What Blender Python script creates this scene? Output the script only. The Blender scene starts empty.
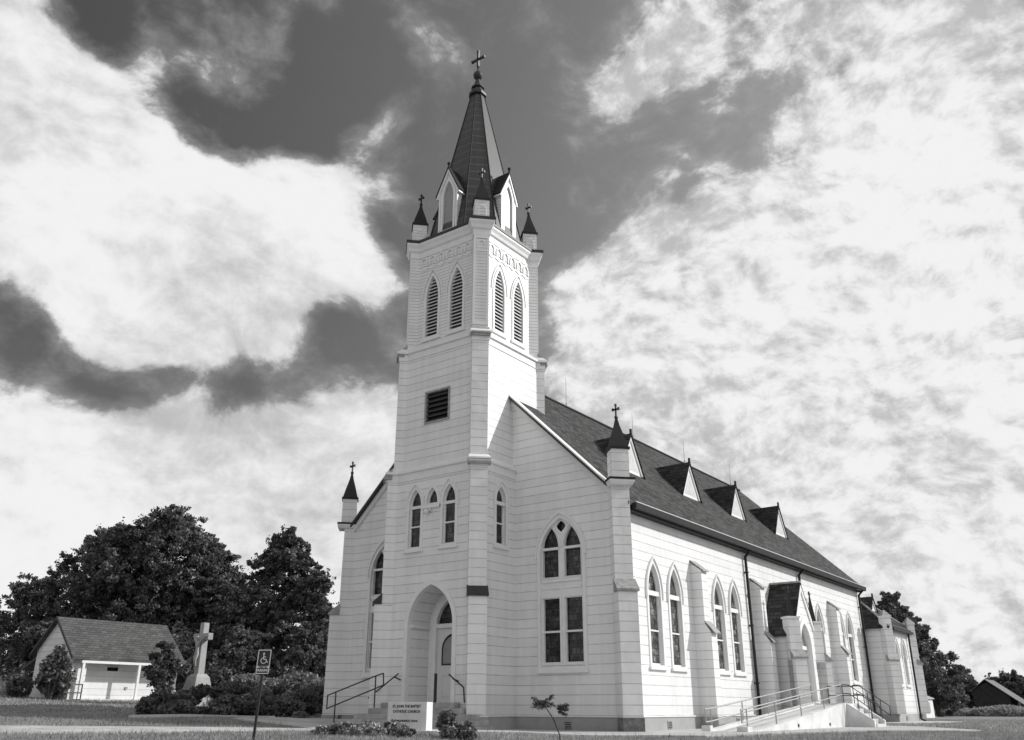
import bpy, bmesh, math, random
import numpy as np
from mathutils import Vector, Matrix
R = math.radians
S2 = math.sqrt(2)
rng = np.random.default_rng(7)
random.seed(5)
scene = bpy.context.scene
COL = scene.collection

# ------------------------------------------------------------------ helpers
class MB:
    def __init__(s): s.v = []; s.f = []
    def face(s, pts):
        n = len(s.v); s.v += [tuple(p) for p in pts]; s.f.append(tuple(range(n, n+len(pts)))); return s
    def box(s, x0, x1, y0, y1, z0, z1, M=None):
        c = [(x0,y0,z0),(x1,y0,z0),(x1,y1,z0),(x0,y1,z0),(x0,y0,z1),(x1,y0,z1),(x1,y1,z1),(x0,y1,z1)]
        if M is not None: c = [tuple(M @ Vector(p)) for p in c]
        n = len(s.v); s.v += c
        for q in ((0,3,2,1),(4,5,6,7),(0,1,5,4),(1,2,6,5),(2,3,7,6),(3,0,4,7)): s.f.append(tuple(n+i for i in q))
        return s
    def hexa(s, bot, top):
        """bot/top: lists of equal length -> closed prism"""
        n = len(s.v); k = len(bot); s.v += [tuple(p) for p in bot] + [tuple(p) for p in top]
        s.f.append(tuple(n+i for i in range(k))[::-1]); s.f.append(tuple(n+k+i for i in range(k)))
        for i in range(k):
            j = (i+1) % k; s.f.append((n+i, n+j, n+k+j, n+k+i))
        return s
    def loft(s, a, b):
        n = len(s.v); k = len(a); s.v += [tuple(p) for p in a] + [tuple(p) for p in b]
        for i in range(k):
            j = (i+1) % k; s.f.append((n+i, n+j, n+k+j, n+k+i))
        return s
    def tube(s, p, q, r, r2=None, n=8):
        p = Vector(p); q = Vector(q); r2 = r if r2 is None else r2
        d = (q-p).normalized(); a = d.orthogonal().normalized(); b = d.cross(a)
        A = [p+(a*math.cos(t)+b*math.sin(t))*r for t in [2*math.pi*i/n for i in range(n)]]
        B = [q+(a*math.cos(t)+b*math.sin(t))*r2 for t in [2*math.pi*i/n for i in range(n)]]
        return s.hexa(A, B)
    def sphere(s, c, r, n=10, sz=1):
        m = n//2
        rows = []
        for i in range(1, m):
            t = math.pi*i/m
            rows.append([(c[0]+r*math.sin(t)*math.cos(2*math.pi*j/n), c[1]+r*math.sin(t)*math.sin(2*math.pi*j/n), c[2]+sz*r*math.cos(t)) for j in range(n)])
        top = (c[0],c[1],c[2]+r*sz); bot = (c[0],c[1],c[2]-r*sz)
        for a, b in zip(rows, rows[1:]): s.loft(a, b)
        for j in range(n):
            k = (j+1) % n
            s.face([top, rows[0][j], rows[0][k]]); s.face([bot, rows[-1][k], rows[-1][j]])
        return s
    def ring(s, P, inn, out, d1, d0, back=-.03):
        k = len(inn)
        for i in range(k):
            j = (i+1) % k
            s.face([P(*inn[i], d1), P(*inn[j], d1), P(*out[j], d1), P(*out[i], d1)])
            s.face([P(*inn[i], d1), P(*inn[j], d1), P(*inn[j], d0), P(*inn[i], d0)])
            s.face([P(*out[i], d1), P(*out[j], d1), P(*out[j], back), P(*out[i], back)])
        return s
    def solid_poly(s, P, pts, d1, d0):
        return s.hexa([P(*p, d0) for p in pts], [P(*p, d1) for p in pts])
    def bar(s, P, s0, s1, z0, z1, d0, d1):
        return s.hexa([P(s0,z0,d0),P(s1,z0,d0),P(s1,z1,d0),P(s0,z1,d0)], [P(s0,z0,d1),P(s1,z0,d1),P(s1,z1,d1),P(s0,z1,d1)])
    def build(s, name, mat, parent=None, smooth=False, bevel=0):
        me = bpy.data.meshes.new(name); me.from_pydata(s.v, [], s.f); me.update()
        bm = bmesh.new(); bm.from_mesh(me)
        bmesh.ops.remove_doubles(bm, verts=bm.verts, dist=1e-5)
        bmesh.ops.recalc_face_normals(bm, faces=bm.faces)
        bm.to_mesh(me); bm.free()
        if smooth: me.polygons.foreach_set('use_smooth', [True]*len(me.polygons))
        me.materials.append(mat)
        o = bpy.data.objects.new(name, me); COL.objects.link(o)
        if parent is not None: put(o, parent)
        if bevel:
            b = o.modifiers.new('bevel', 'BEVEL'); b.width = bevel; b.segments = 2; b.limit_method = 'ANGLE'
        return o
LOC = {}
def put(o, parent):
    """parent o (built in world coordinates) under a thing placed at its base"""
    o.parent = parent
    w = Vector(LOC.get(parent.name, (0,0,0)))
    if w.length and o.type == 'MESH' and not o.get('_moved'):
        o.data.transform(Matrix.Translation(-w)); LOC[o.name] = tuple(w)
    elif w.length: LOC[o.name] = tuple(w)
def thing(name, label, cat, loc=(0,0,0), group=None):
    o = bpy.data.objects.new(name, None); COL.objects.link(o); o.empty_display_size = .3
    o.location = loc; LOC[o.name] = tuple(loc)
    o['label'] = label; o['category'] = cat
    if group: o['group'] = group
    return o
def tag(o, label=None, cat=None, group=None, kind=None):
    for k, v in (('label',label),('category',cat),('group',group),('kind',kind)):
        if v: o[k] = v
    return o

# ------------------------------------------------------------------ materials (all neutral grey: the photograph is black and white)
def mat(name, base, rough=.6, spec=.3, metal=0, noise=None, bump=0, bscale=20, var=.0, vscale=1.5):
    m = bpy.data.materials.new(name); m.use_nodes = True; nt = m.node_tree; N = nt.nodes; L = nt.links
    b = N['Principled BSDF']; b.inputs['Roughness'].default_value = rough
    b.inputs['Specular IOR Level'].default_value = spec; b.inputs['Metallic'].default_value = metal
    b.inputs['Base Color'].default_value = (base, base, base, 1)
    m['b'] = base
    tc = N.new('ShaderNodeTexCoord')
    if var:
        n1 = N.new('ShaderNodeTexNoise'); n1.inputs['Scale'].default_value = vscale; n1.inputs['Detail'].default_value = 7; n1.inputs['Roughness'].default_value = .65
        L.new(tc.outputs['Object'], n1.inputs['Vector'])
        mr = N.new('ShaderNodeMapRange'); mr.inputs[1].default_value = .3; mr.inputs[2].default_value = .7
        mr.inputs[3].default_value = base*(1-var); mr.inputs[4].default_value = base*(1+var)
        L.new(n1.outputs['Fac'], mr.inputs[0]); L.new(mr.outputs[0], b.inputs['Base Color'])
    if bump:
        n2 = N.new('ShaderNodeTexNoise'); n2.inputs['Scale'].default_value = bscale; n2.inputs['Detail'].default_value = 4
        L.new(tc.outputs['Object'], n2.inputs['Vector'])
        bp = N.new('ShaderNodeBump'); bp.inputs['Strength'].default_value = bump; bp.inputs['Distance'].default_value = .02
        L.new(n2.outputs['Fac'], bp.inputs['Height']); L.new(bp.outputs[0], b.inputs['Normal'])
    return m

def mathn(nt, op, a, b=None, c=None, clamp=False):
    n = nt.nodes.new('ShaderNodeMath'); n.operation = op; n.use_clamp = clamp
    for i, x in enumerate((a, b, c)):
        if x is None: continue
        if isinstance(x, (int, float)): n.inputs[i].default_value = x
        else: nt.links.new(x, n.inputs[i])
    return n.outputs[0]

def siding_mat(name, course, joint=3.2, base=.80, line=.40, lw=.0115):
    m = bpy.data.materials.new(name); m.use_nodes = True; nt = m.node_tree; N = nt.nodes; L = nt.links
    b = N['Principled BSDF']; b.inputs['Roughness'].default_value = .45; b.inputs['Specular IOR Level'].default_value = .3
    tc = N.new('ShaderNodeTexCoord'); sp = N.new('ShaderNodeSeparateXYZ'); L.new(tc.outputs['Object'], sp.inputs[0])
    u = mathn(nt, 'ADD', sp.outputs['X'], sp.outputs['Y'])
    cb = N.new('ShaderNodeCombineXYZ'); L.new(u, cb.inputs[0]); L.new(sp.outputs['Z'], cb.inputs[1])
    # lap profile: saw tooth of the height -> bump; lap gap shadow painted as a dark line along each lower edge
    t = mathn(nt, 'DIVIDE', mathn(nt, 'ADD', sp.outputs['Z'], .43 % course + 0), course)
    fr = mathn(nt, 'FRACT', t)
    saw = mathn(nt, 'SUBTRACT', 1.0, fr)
    # lap shadow line (thin) : fr < lw/course
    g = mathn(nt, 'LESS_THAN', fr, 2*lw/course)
    # butt joints, staggered per course
    row = mathn(nt, 'FLOOR', t)
    wn = N.new('ShaderNodeTexWhiteNoise'); wn.noise_dimensions = '1D'; L.new(row, wn.inputs['W'])
    uu = mathn(nt, 'ADD', mathn(nt, 'DIVIDE', u, joint), wn.outputs['Value'])
    vj = mathn(nt, 'LESS_THAN', mathn(nt, 'FRACT', uu), .012/joint*2)
    idx = mathn(nt, 'FLOOR', uu)
    w2 = N.new('ShaderNodeTexWhiteNoise'); w2.noise_dimensions = '2D'
    c2 = N.new('ShaderNodeCombineXYZ'); L.new(idx, c2.inputs[0]); L.new(row, c2.inputs[1]); L.new(c2.outputs[0], w2.inputs['Vector'])
    n1 = N.new('ShaderNodeTexNoise'); n1.inputs['Scale'].default_value = .9; n1.inputs['Detail'].default_value = 6; L.new(tc.outputs['Object'], n1.inputs['Vector'])
    n3 = N.new('ShaderNodeTexNoise'); n3.inputs['Scale'].default_value = 2.5; n3.inputs['Detail'].default_value = 3; L.new(tc.outputs['Object'], n3.inputs['Vector'])
    # vertical weather streaks
    mp = N.new('ShaderNodeMapping'); mp.inputs['Scale'].default_value = (5, 5, .35); L.new(tc.outputs['Object'], mp.inputs[0])
    n2 = N.new('ShaderNodeTexNoise'); n2.inputs['Scale'].default_value = 1; n2.inputs['Detail'].default_value = 5; L.new(mp.outputs[0], n2.inputs['Vector'])
    v = mathn(nt, 'MULTIPLY_ADD', w2.outputs['Value'], .05, base-.035)
    v = mathn(nt, 'MULTIPLY_ADD', mathn(nt, 'SUBTRACT', n1.outputs['Fac'], .5), .20, v)
    v = mathn(nt, 'MULTIPLY_ADD', mathn(nt, 'SUBTRACT', n2.outputs['Fac'], .5), .17, v)
    # splash dirt low on the wall
    lowz = N.new('ShaderNodeMapRange'); lowz.inputs[1].default_value = 1.3; lowz.inputs[2].default_value = .45; lowz.inputs[3].default_value = 0; lowz.inputs[4].default_value = .16; L.new(sp.outputs['Z'], lowz.inputs[0])
    v = mathn(nt, 'SUBTRACT', v, mathn(nt, 'MULTIPLY', lowz.outputs[0], n1.outputs['Fac']))
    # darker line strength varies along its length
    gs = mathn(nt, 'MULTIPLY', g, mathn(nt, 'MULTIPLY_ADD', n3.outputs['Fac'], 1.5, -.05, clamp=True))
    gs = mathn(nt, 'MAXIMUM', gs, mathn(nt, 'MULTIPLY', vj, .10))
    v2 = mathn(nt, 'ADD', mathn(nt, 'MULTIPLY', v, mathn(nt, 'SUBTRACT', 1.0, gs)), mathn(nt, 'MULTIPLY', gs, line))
    L.new(v2, b.inputs['Base Color'])
    n4 = N.new('ShaderNodeTexNoise'); n4.inputs['Scale'].default_value = 1.6; n4.inputs['Detail'].default_value = 2; L.new(tc.outputs['Object'], n4.inputs['Vector'])
    hgt = mathn(nt, 'ADD', mathn(nt, 'MULTIPLY', saw, .006), mathn(nt, 'MULTIPLY', n4.outputs['Fac'], .03))
    bp = N.new('ShaderNodeBump'); bp.inputs['Strength'].default_value = .8; bp.inputs['Distance'].default_value = 1
    L.new(hgt, bp.inputs['Height']); L.new(bp.outputs[0], b.inputs['Normal'])
    return m

def shingle_mat(name, base, rowh, axis='Y', contrast=.45, zrow=True):
    m = bpy.data.materials.new(name); m.use_nodes = True; nt = m.node_tree; N = nt.nodes; L = nt.links
    b = N['Principled BSDF']; b.inputs['Roughness'].default_value = .9; b.inputs['Specular IOR Level'].default_value = .15
    tc = N.new('ShaderNodeTexCoord'); sp = N.new('ShaderNodeSeparateXYZ'); L.new(tc.outputs['Object'], sp.inputs[0])
    cb = N.new('ShaderNodeCombineXYZ'); L.new(sp.outputs[axis], cb.inputs[0]); L.new(sp.outputs['Z'], cb.inputs[1])
    br = N.new('ShaderNodeTexBrick'); br.inputs['Scale'].default_value = 1
    br.inputs['Brick Width'].default_value = .32; br.inputs['Row Height'].default_value = rowh
    br.inputs['Mortar Size'].default_value = .010; br.inputs['Mortar Smooth'].default_value = .3; br.inputs['Bias'].default_value = 0
    lo, hi = base*(1-contrast), base*(1+contrast)
    br.inputs['Color1'].default_value = (lo,)*3+(1,); br.inputs['Color2'].default_value = (hi,)*3+(1,); br.inputs['Mortar'].default_value = (base*.35,)*3+(1,)
    L.new(cb.outputs[0], br.inputs['Vector'])
    n1 = N.new('ShaderNodeTexNoise'); n1.inputs['Scale'].default_value = .8; n1.inputs['Detail'].default_value = 8; n1.inputs['Roughness'].default_value = .7; L.new(tc.outputs['Object'], n1.inputs['Vector'])
    n2 = N.new('ShaderNodeTexNoise'); n2.inputs['Scale'].default_value = 14; n2.inputs['Detail'].default_value = 3; L.new(tc.outputs['Object'], n2.inputs['Vector'])
    f = mathn(nt, 'MULTIPLY_ADD', n1.outputs['Fac'], .8, .6)
    f2 = mathn(nt, 'MULTIPLY_ADD', n2.outputs['Fac'], .9, .55)
    vm = N.new('ShaderNodeVectorMath'); vm.operation = 'SCALE'; L.new(br.outputs['Color'], vm.inputs[0]); L.new(mathn(nt, 'MULTIPLY', f, f2), vm.inputs['Scale'])
    L.new(vm.outputs[0], b.inputs['Base Color'])
    bp = N.new('ShaderNodeBump'); bp.inputs['Strength'].default_value = .6; bp.inputs['Distance'].default_value = .03
    L.new(br.outputs['Fac'], bp.inputs['Height']); bp.invert = True
    bp2 = N.new('ShaderNodeBump'); bp2.inputs['Strength'].default_value = .5; bp2.inputs['Distance'].default_value = .03; L.new(n2.outputs['Fac'], bp2.inputs['Height']); L.new(bp.outputs[0], bp2.inputs['Normal'])
    L.new(bp2.outputs[0], b.inputs['Normal'])
    return m

def stained_mat(name, lo, hi, lead=.02):
    m = bpy.data.materials.new(name); m.use_nodes = True; nt = m.node_tree; N = nt.nodes; L = nt.links
    b = N['Principled BSDF']; b.inputs['Roughness'].default_value = .18; b.inputs['Specular IOR Level'].default_value = .45
    tc = N.new('ShaderNodeTexCoord'); sp = N.new('ShaderNodeSeparateXYZ'); L.new(tc.outputs['Object'], sp.inputs[0])
    u = mathn(nt, 'ADD', sp.outputs['X'], sp.outputs['Y'])
    cb = N.new('ShaderNodeCombineXYZ'); L.new(u, cb.inputs[0]); L.new(sp.outputs['Z'], cb.inputs[1])
    br = N.new('ShaderNodeTexBrick'); br.inputs['Scale'].default_value = 1; br.inputs['Brick Width'].default_value = .17; br.inputs['Row Height'].default_value = .21
    br.inputs['Mortar Size'].default_value = .014; br.inputs['Color1'].default_value = (lo,)*3+(1,); br.inputs['Color2'].default_value = (hi,)*3+(1,); br.inputs['Mortar'].default_value = (lead,)*3+(1,)
    br.offset = .5
    L.new(cb.outputs[0], br.inputs['Vector'])
    vo = N.new('ShaderNodeTexVoronoi'); vo.inputs['Scale'].default_value = 4.2; L.new(cb.outputs[0], vo.inputs['Vector'])
    vr = N.new('ShaderNodeMapRange'); vr.inputs[1].default_value = .1; vr.inputs[2].default_value = .55; vr.inputs[3].default_value = .3; vr.inputs[4].default_value = 1.25
    L.new(vo.outputs['Distance'], vr.inputs[0])
    n = N.new('ShaderNodeTexNoise'); n.inputs['Scale'].default_value = 3.1; n.inputs['Detail'].default_value = 5; L.new(cb.outputs[0], n.inputs['Vector'])
    r2 = N.new('ShaderNodeMapRange'); r2.inputs[1].default_value = .35; r2.inputs[2].default_value = .68; r2.inputs[3].default_value = .25; r2.inputs[4].default_value = 1.9
    L.new(n.outputs['Fac'], r2.inputs[0])
    vm = N.new('ShaderNodeVectorMath'); vm.operation = 'SCALE'; L.new(br.outputs['Color'], vm.inputs[0]); L.new(mathn(nt, 'MULTIPLY', vr.outputs[0], r2.outputs[0]), vm.inputs['Scale'])
    L.new(vm.outputs[0], b.inputs['Base Color'])
    bp = N.new('ShaderNodeBump'); bp.inputs['Strength'].default_value = .35; bp.inputs['Distance'].default_value = .01; L.new(br.outputs['Fac'], bp.inputs['Height']); bp.invert = True
    L.new(bp.outputs[0], b.inputs['Normal'])
    return m

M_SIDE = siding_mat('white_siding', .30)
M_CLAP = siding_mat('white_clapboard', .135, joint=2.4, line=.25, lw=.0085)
M_TRIM = mat('white_trim', .80, .4, var=.05, vscale=3)
M_FOUND = mat('foundation_concrete', .36, .85, bump=.4, bscale=12, var=.14, vscale=1.3)
M_BRICKDK = mat('weathered_base', .16, .9, bump=.6, bscale=16, var=.5, vscale=5)
M_ROOF = shingle_mat('roof_shingle', .070, .105, 'Y', .45)
M_ROOFX = shingle_mat('roof_shingle_cross', .05, .16, 'X', .5)
M_SHEDROOF = shingle_mat('shed_shingle', .105, .12, 'Y', .22)
M_DARK = mat('dark_metal', .03, .5, .4, var=.3, vscale=4)
M_FLASH = mat('flashing', .45, .45, .5, var=.2, vscale=2)
M_CAP = mat('painted_cap', .33, .7, var=.3, vscale=6)
M_GUT = mat('gutter_metal', .024, .6, .2, var=.25)
M_LOUV = mat('louver_slat', .58, .6, var=.15, vscale=4)
M_VOID = mat('dark_interior', .008, .9)
M_LBACK = mat('louvre_backing', .10, .9)
M_GLASS_S = stained_mat('stained_glass_side', .03, .17)
M_GLASS_F = stained_mat('stained_glass_front', .015, .055, .008)
M_FROST = mat('frosted_panel', .30, .35, .4, var=.12, vscale=5)
M_DOOR = mat('door_paint', .72, .4, var=.04)
M_CONC = mat('concrete', .60, .85, bump=.35, bscale=25, var=.12, vscale=.9)
def joints(m, w, h):
    nt = m.node_tree; N = nt.nodes; L = nt.links; b = N['Principled BSDF']; src = b.inputs['Base Color'].links[0].from_socket
    tc = N.new('ShaderNodeTexCoord'); br = N.new('ShaderNodeTexBrick'); br.inputs['Scale'].default_value = 1; br.inputs['Brick Width'].default_value = w; br.inputs['Row Height'].default_value = h; br.offset = 0
    br.inputs['Mortar Size'].default_value = .012; br.inputs['Color1'].default_value = (1,1,1,1); br.inputs['Color2'].default_value = (.9,.9,.9,1); br.inputs['Mortar'].default_value = (.3,.3,.3,1)
    L.new(tc.outputs['Object'], br.inputs['Vector'])
    vm = N.new('ShaderNodeVectorMath'); vm.operation = 'MULTIPLY'; L.new(br.outputs['Color'], vm.inputs[0]); L.new(src, vm.inputs[1]); L.new(vm.outputs[0], b.inputs['Base Color'])
M_STEP = mat('step_concrete', .40, .85, bump=.4, bscale=16, var=.3, vscale=2.2)
M_PAVE = mat('paving', .50, .85, bump=.5, bscale=18, var=.22, vscale=1.1); joints(M_PAVE, 1.5, 1.5)
M_CONCW = mat('concrete_white', .66, .8, bump=.5, bscale=14, var=.2, vscale=1.6)
M_RAIL = mat('rail_dark', .03, .45, .4)
M_RAILG = mat('rail_galvanised', .35, .4, .5, metal=.3, var=.15, vscale=8)
M_STONE = mat('grey_stone', .38, .85, bump=.3, bscale=20, var=.2, vscale=1.5)
M_SIGNST = mat('sign_stone', .80, .75, bump=.3, bscale=30, var=.12, vscale=3)
M_LETTER = mat('letter_dark', .09, .7)
M_SIGNBL = mat('sign_face', .035, .4)
M_WHITE = mat('sign_white', .75, .5)
M_BARK = mat('bark', .07, .95, bump=.8, bscale=18, var=.3, vscale=4)
M_BARNW = mat('barn_wood', .035, .95, var=.35, vscale=2)
M_TIN = mat('tin_roof', .10, .55, .4, var=.3, vscale=1)

def leaf_mat(name, lo, hi, rough=.55, trans=.25):
    m = bpy.data.materials.new(name); m.use_nodes = True; nt = m.node_tree; N = nt.nodes; L = nt.links
    b = N['Principled BSDF']; b.inputs['Roughness'].default_value = rough; b.inputs['Specular IOR Level'].default_value = .35
    at = N.new('ShaderNodeAttribute'); at.attribute_name = 'tone'
    mr = N.new('ShaderNodeMapRange'); mr.inputs[3].default_value = lo; mr.inputs[4].default_value = hi
    L.new(at.outputs['Fac'], mr.inputs[0]); L.new(mr.outputs[0], b.inputs['Base Color'])
    tr = N.new('ShaderNodeBsdfTranslucent'); L.new(mr.outputs[0], tr.inputs['Color'])
    mx = N.new('ShaderNodeMixShader'); mx.inputs[0].default_value = trans
    L.new(b.outputs[0], mx.inputs[1]); L.new(tr.outputs[0], mx.inputs[2]); L.new(mx.outputs[0], N['Material Output'].inputs['Surface'])
    return m
M_LEAF = leaf_mat('leaf_dark', .025, .23)
M_LEAF2 = leaf_mat('leaf_mid', .045, .26)
M_LEAFL = leaf_mat('leaf_light', .12, .32)
M_GRASSB = leaf_mat('grass_blade', .17, .46, .6, .3)
M_TALLG = leaf_mat('tall_grass_blade', .12, .30, .7, .3)
M_BRUSH = leaf_mat('pale_brush', .22, .5, .7, .3)
M_FLOWER = leaf_mat('pale_bloom', .35, .8, .7, .2)

# ground material
def ground_mat():
    m = bpy.data.materials.new('lawn'); m.use_nodes = True; nt = m.node_tree; N = nt.nodes; L = nt.links
    b = N['Principled BSDF']; b.inputs['Roughness'].default_value = .95; b.inputs['Specular IOR Level'].default_value = .1
    tc = N.new('ShaderNodeTexCoord')
    outs = []
    for sc_, d in ((.12, 4), (1.1, 6), (9, 5)):
        n = N.new('ShaderNodeTexNoise'); n.inputs['Scale'].default_value = sc_; n.inputs['Detail'].default_value = d; L.new(tc.outputs['Object'], n.inputs['Vector']); outs.append(n.outputs['Fac'])
    s = mathn(nt, 'ADD', mathn(nt, 'MULTIPLY', outs[0], .5), mathn(nt, 'ADD', mathn(nt, 'MULTIPLY', outs[1], .7), mathn(nt, 'MULTIPLY', outs[2], .8)))
    mr = N.new('ShaderNodeMapRange'); mr.inputs[1].default_value = .75; mr.inputs[2].default_value = 1.25; mr.inputs[3].default_value = .16; mr.inputs[4].default_value = .34
    L.new(s, mr.inputs[0]); L.new(mr.outputs[0], b.inputs['Base Color'])
    bp = N.new('ShaderNodeBump'); bp.inputs['Strength'].default_value = .9; bp.inputs['Distance'].default_value = .06; L.new(outs[2], bp.inputs['Height']); L.new(bp.outputs[0], b.inputs['Normal'])
    return m
M_LAWN = ground_mat()

# ------------------------------------------------------------------ terrain
def ss(t): t = min(1., max(0., t)); return t*t*(3-2*t)
def T(x, y):
    z = .042*max(0., -x)
    if z >= 1.: z = 1.+(1-math.exp(-(z-1.)/.5))*.5
    return z + .1*ss((-3.2-y)/2.)*ss((8-x)/2)
def ground():
    def axis(lo, hi, a, b, fine, coarse):
        l = list(np.arange(a, b+1e-6, fine)); s = fine
        x = a
        while x > lo: s *= 1.25; x -= s; l.insert(0, x)
        x = b; s = fine
        while x < hi: s *= 1.25; x += s; l.append(x)
        return l
    xs = axis(-700, 700, -40, 24, 1.0, 30); ys = axis(-400, 1400, -34, 40, 1.0, 30)
    v = []; f = []
    for y in ys:
        for x in xs: v.append((x, y, T(x, y)))
    W = len(xs)
    for j in range(len(ys)-1):
        for i in range(W-1): f.append((j*W+i, j*W+i+1, (j+1)*W+i+1, (j+1)*W+i))
    me = bpy.data.meshes.new('ground'); me.from_pydata(v, [], f); me.polygons.foreach_set('use_smooth', [True]*len(f)); me.materials.append(M_LAWN)
    o = bpy.data.objects.new('ground', me); COL.objects.link(o); o['kind'] = 'structure'
ground()
def slab(name, pts, lift, mat_, cell=.7, thick=.12):
    """polygon draped on the terrain, subdivided"""
    bm = bmesh.new()
    vs = [bm.verts.new((x, y, 0)) for x, y in pts]; bm.faces.new(vs)
    xs = [p[0] for p in pts]; ys = [p[1] for p in pts]
    for ax, lo, hi in ((0, min(xs), max(xs)), (1, min(ys), max(ys))):
        k = lo+cell
        while k < hi:
            bmesh.ops.bisect_plane(bm, geom=bm.verts[:]+bm.edges[:]+bm.faces[:], plane_co=((k,0,0) if ax == 0 else (0,k,0)), plane_no=((1,0,0) if ax == 0 else (0,1,0)))
            k += cell
    top = bm.faces[:]
    for v in bm.verts: v.co.z = T(v.co.x, v.co.y)+lift
    r = bmesh.ops.extrude_face_region(bm, geom=top)
    for e in r['geom']:
        if isinstance(e, bmesh.types.BMVert): e.co.z -= thick
    bmesh.ops.recalc_face_normals(bm, faces=bm.faces)
    me = bpy.data.meshes.new(name); bm.to_mesh(me); bm.free(); me.materials.append(mat_)
    o = bpy.data.objects.new(name, me); COL.objects.link(o); o['kind'] = 'structure'; return o
slab('sidewalk', [(-8.2,-34),(-6.2,-34),(-3.4,-20),(-1.2,-15),(-.5,-12.7),(.1,-10.5),(1.3,-8.0),(-.1,-6.7),(-1.4,-9.3),(-2.4,-11.7),(-3.3,-13.9),(-5.5,-20)], .045, M_PAVE)
slab('pavement', [(-7.4,-2.2),(-5.2,-5.6),(-.1,-6.7),(1.3,-8.0),(4.0,-7.8),(5.3,-7.3),(7.0,-5.1),(8.5,-3.3),(10.0,-2.6),(10.6,1.0),(11.6,6.0),(13.9,8.0),(14.3,9.2),(11.2,14.5),(9.0,15.5),(6.3,15.5),(6.3,-.2),(2.2,-.2),(-2.2,-.2),(-6.2,-.3)], .05, M_PAVE)
slab('path', [(7.3,22.5),(8.9,22.6),(9.8,27.6),(9.7,31.5),(7.4,31.5)], .05, M_PAVE)

# ------------------------------------------------------------------ wall panels with openings
def lance(c, hw, zb, zs, za, n=10):
    h = za-zs; Rr = (h*h+hw*hw)/(2*hw); th = math.asin(min(1, h/Rr))
    if h > hw*1e-6 and Rr-hw < 0: th = math.asin(min(1, h/Rr))
    L_ = [(c-hw, zb), (c-hw, zs)]
    for i in range(1, n):
        t = th*i/n; L_.append((c-hw+Rr-Rr*math.cos(t), zs+Rr*math.sin(t)))
    L_.append((c, za))
    for i in range(n-1, 0, -1):
        t = th*i/n; L_.append((c+hw-Rr+Rr*math.cos(t), zs+Rr*math.sin(t)))
    L_ += [(c+hw, zs), (c+hw, zb)]
    return L_
def hwf(c, hw, zb, zs, za):
    h = za-zs; Rr = (h*h+hw*hw)/(2*hw)
    def f(z):
        if z < zb or z > za: return None
        w = hw if z <= zs else math.sqrt(max(0, Rr*Rr-(z-zs)**2))-(Rr-hw)
        w = max(w, 0); return (c-w, c+w)
    f.br = [zb, zs, za] + [zs+(za-zs)*k/12 for k in range(1, 12)]
    return f
def rectf(s0, s1, z0, z1):
    f = lambda z: (s0, s1) if z0 <= z <= z1 else None
    f.br = [z0, z1]; return f
def wall(mb, P, sL, sR, z0, z1, ops=(), step=.6, extra=()):
    zs = set([round(z0,4), round(z1,4)] + [round(e,4) for e in extra if z0 < e < z1])
    k = z0
    while k < z1: zs.add(round(k,4)); k += step
    for o in ops: zs |= {round(b,4) for b in o.br if z0 < b < z1}
    zs = sorted(zs); e = 1e-4
    for a, b in zip(zs, zs[1:]):
        if b-a < 2e-4: continue
        iv = []
        for o in ops:
            p, q = o(a+e), o(b-e)
            if p and q: iv.append((p[0], p[1], q[0], q[1]))
        iv.sort(); la, lb = sL(a), sL(b)
        for p0, p1, q0, q1 in iv:
            mb.face([P(la,a,0), P(p0,a,0), P(q0,b,0), P(lb,b,0)]); la, lb = p1, q1
        mb.face([P(la,a,0), P(sR(a),a,0), P(sR(b),b,0), P(lb,b,0)])
def FY(y0): return lambda s, z, d: (s, -y0-d, z)       # faces -Y
def BY(y0): return lambda s, z, d: (s, y0+d, z)       # faces +Y
def FX(x0): return lambda s, z, d: (x0+d, s, z)       # faces +X
def BX(x0): return lambda s, z, d: (-x0-d, s, z)      # faces -X
const = lambda c: (lambda z: c)

def lancet_window(par, P, c, hw, zb, zs, za, cas=.12, dep=.16, bars=(), glass=None, sill=True, hood=True, name='window', proud=.03):
    ca = cas*1.45
    m = MB(); m.ring(P, lance(c, hw, zb, zs, za), lance(c, hw+cas, zb-.06, zs, za+ca), proud, -dep-.05)
    w = m.build(name, M_TRIM, par)
    g = MB(); g.solid_poly(P, lance(c, hw+.01, zb-.01, zs, za+.01), -dep, -dep-.03); g.build('glass', glass or M_GLASS_F, w)
    s = MB(); s.ring(P, lance(c, hw-.045, zb+.06, zs, za-.075), lance(c, hw+.005, zb, zs, za+.005), -dep+.045, -dep, back=-dep)
    f = hwf(c, hw, zb, zs, za)
    for zz, th in bars:
        a, b = f(zz); s.bar(P, a, b, zz-th/2, zz+th/2, -dep, -dep+(.11 if th > .1 else .06))
    s.build('sash', M_TRIM, w)
    if sill:
        q = MB(); q.bar(P, c-hw-cas-.05, c+hw+cas+.05, zb-.15, zb-.055, -.03, .085); q.build('sill', M_TRIM, w)
    if hood:
        q = MB(); o1 = lance(c, hw+cas, zs-.25, zs, za+ca)[1:-1]; o2 = lance(c, hw+cas+.045, zs-.25, zs, za+ca+.065)[1:-1]
        o1 = [(c-hw-cas, zs-.2)]+o1+[(c+hw+cas, zs-.2)]; o2 = [(c-hw-cas-.045, zs-.2)]+o2+[(c+hw+cas+.045, zs-.2)]
        for i in range(len(o1)-1):
            q.hexa([P(*o1[i],-.01),P(*o1[i+1],-.01),P(*o2[i+1],-.01),P(*o2[i],-.01)], [P(*o1[i],.075),P(*o1[i+1],.075),P(*o2[i+1],.075),P(*o2[i],.075)])
        q.build('hood_mould', M_TRIM, w)
    return w
def mid(c, hw, zb, zs, za, cas=.12): return hwf(c, hw+cas*.5, zb-.03, zs, za+cas*.7)

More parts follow.
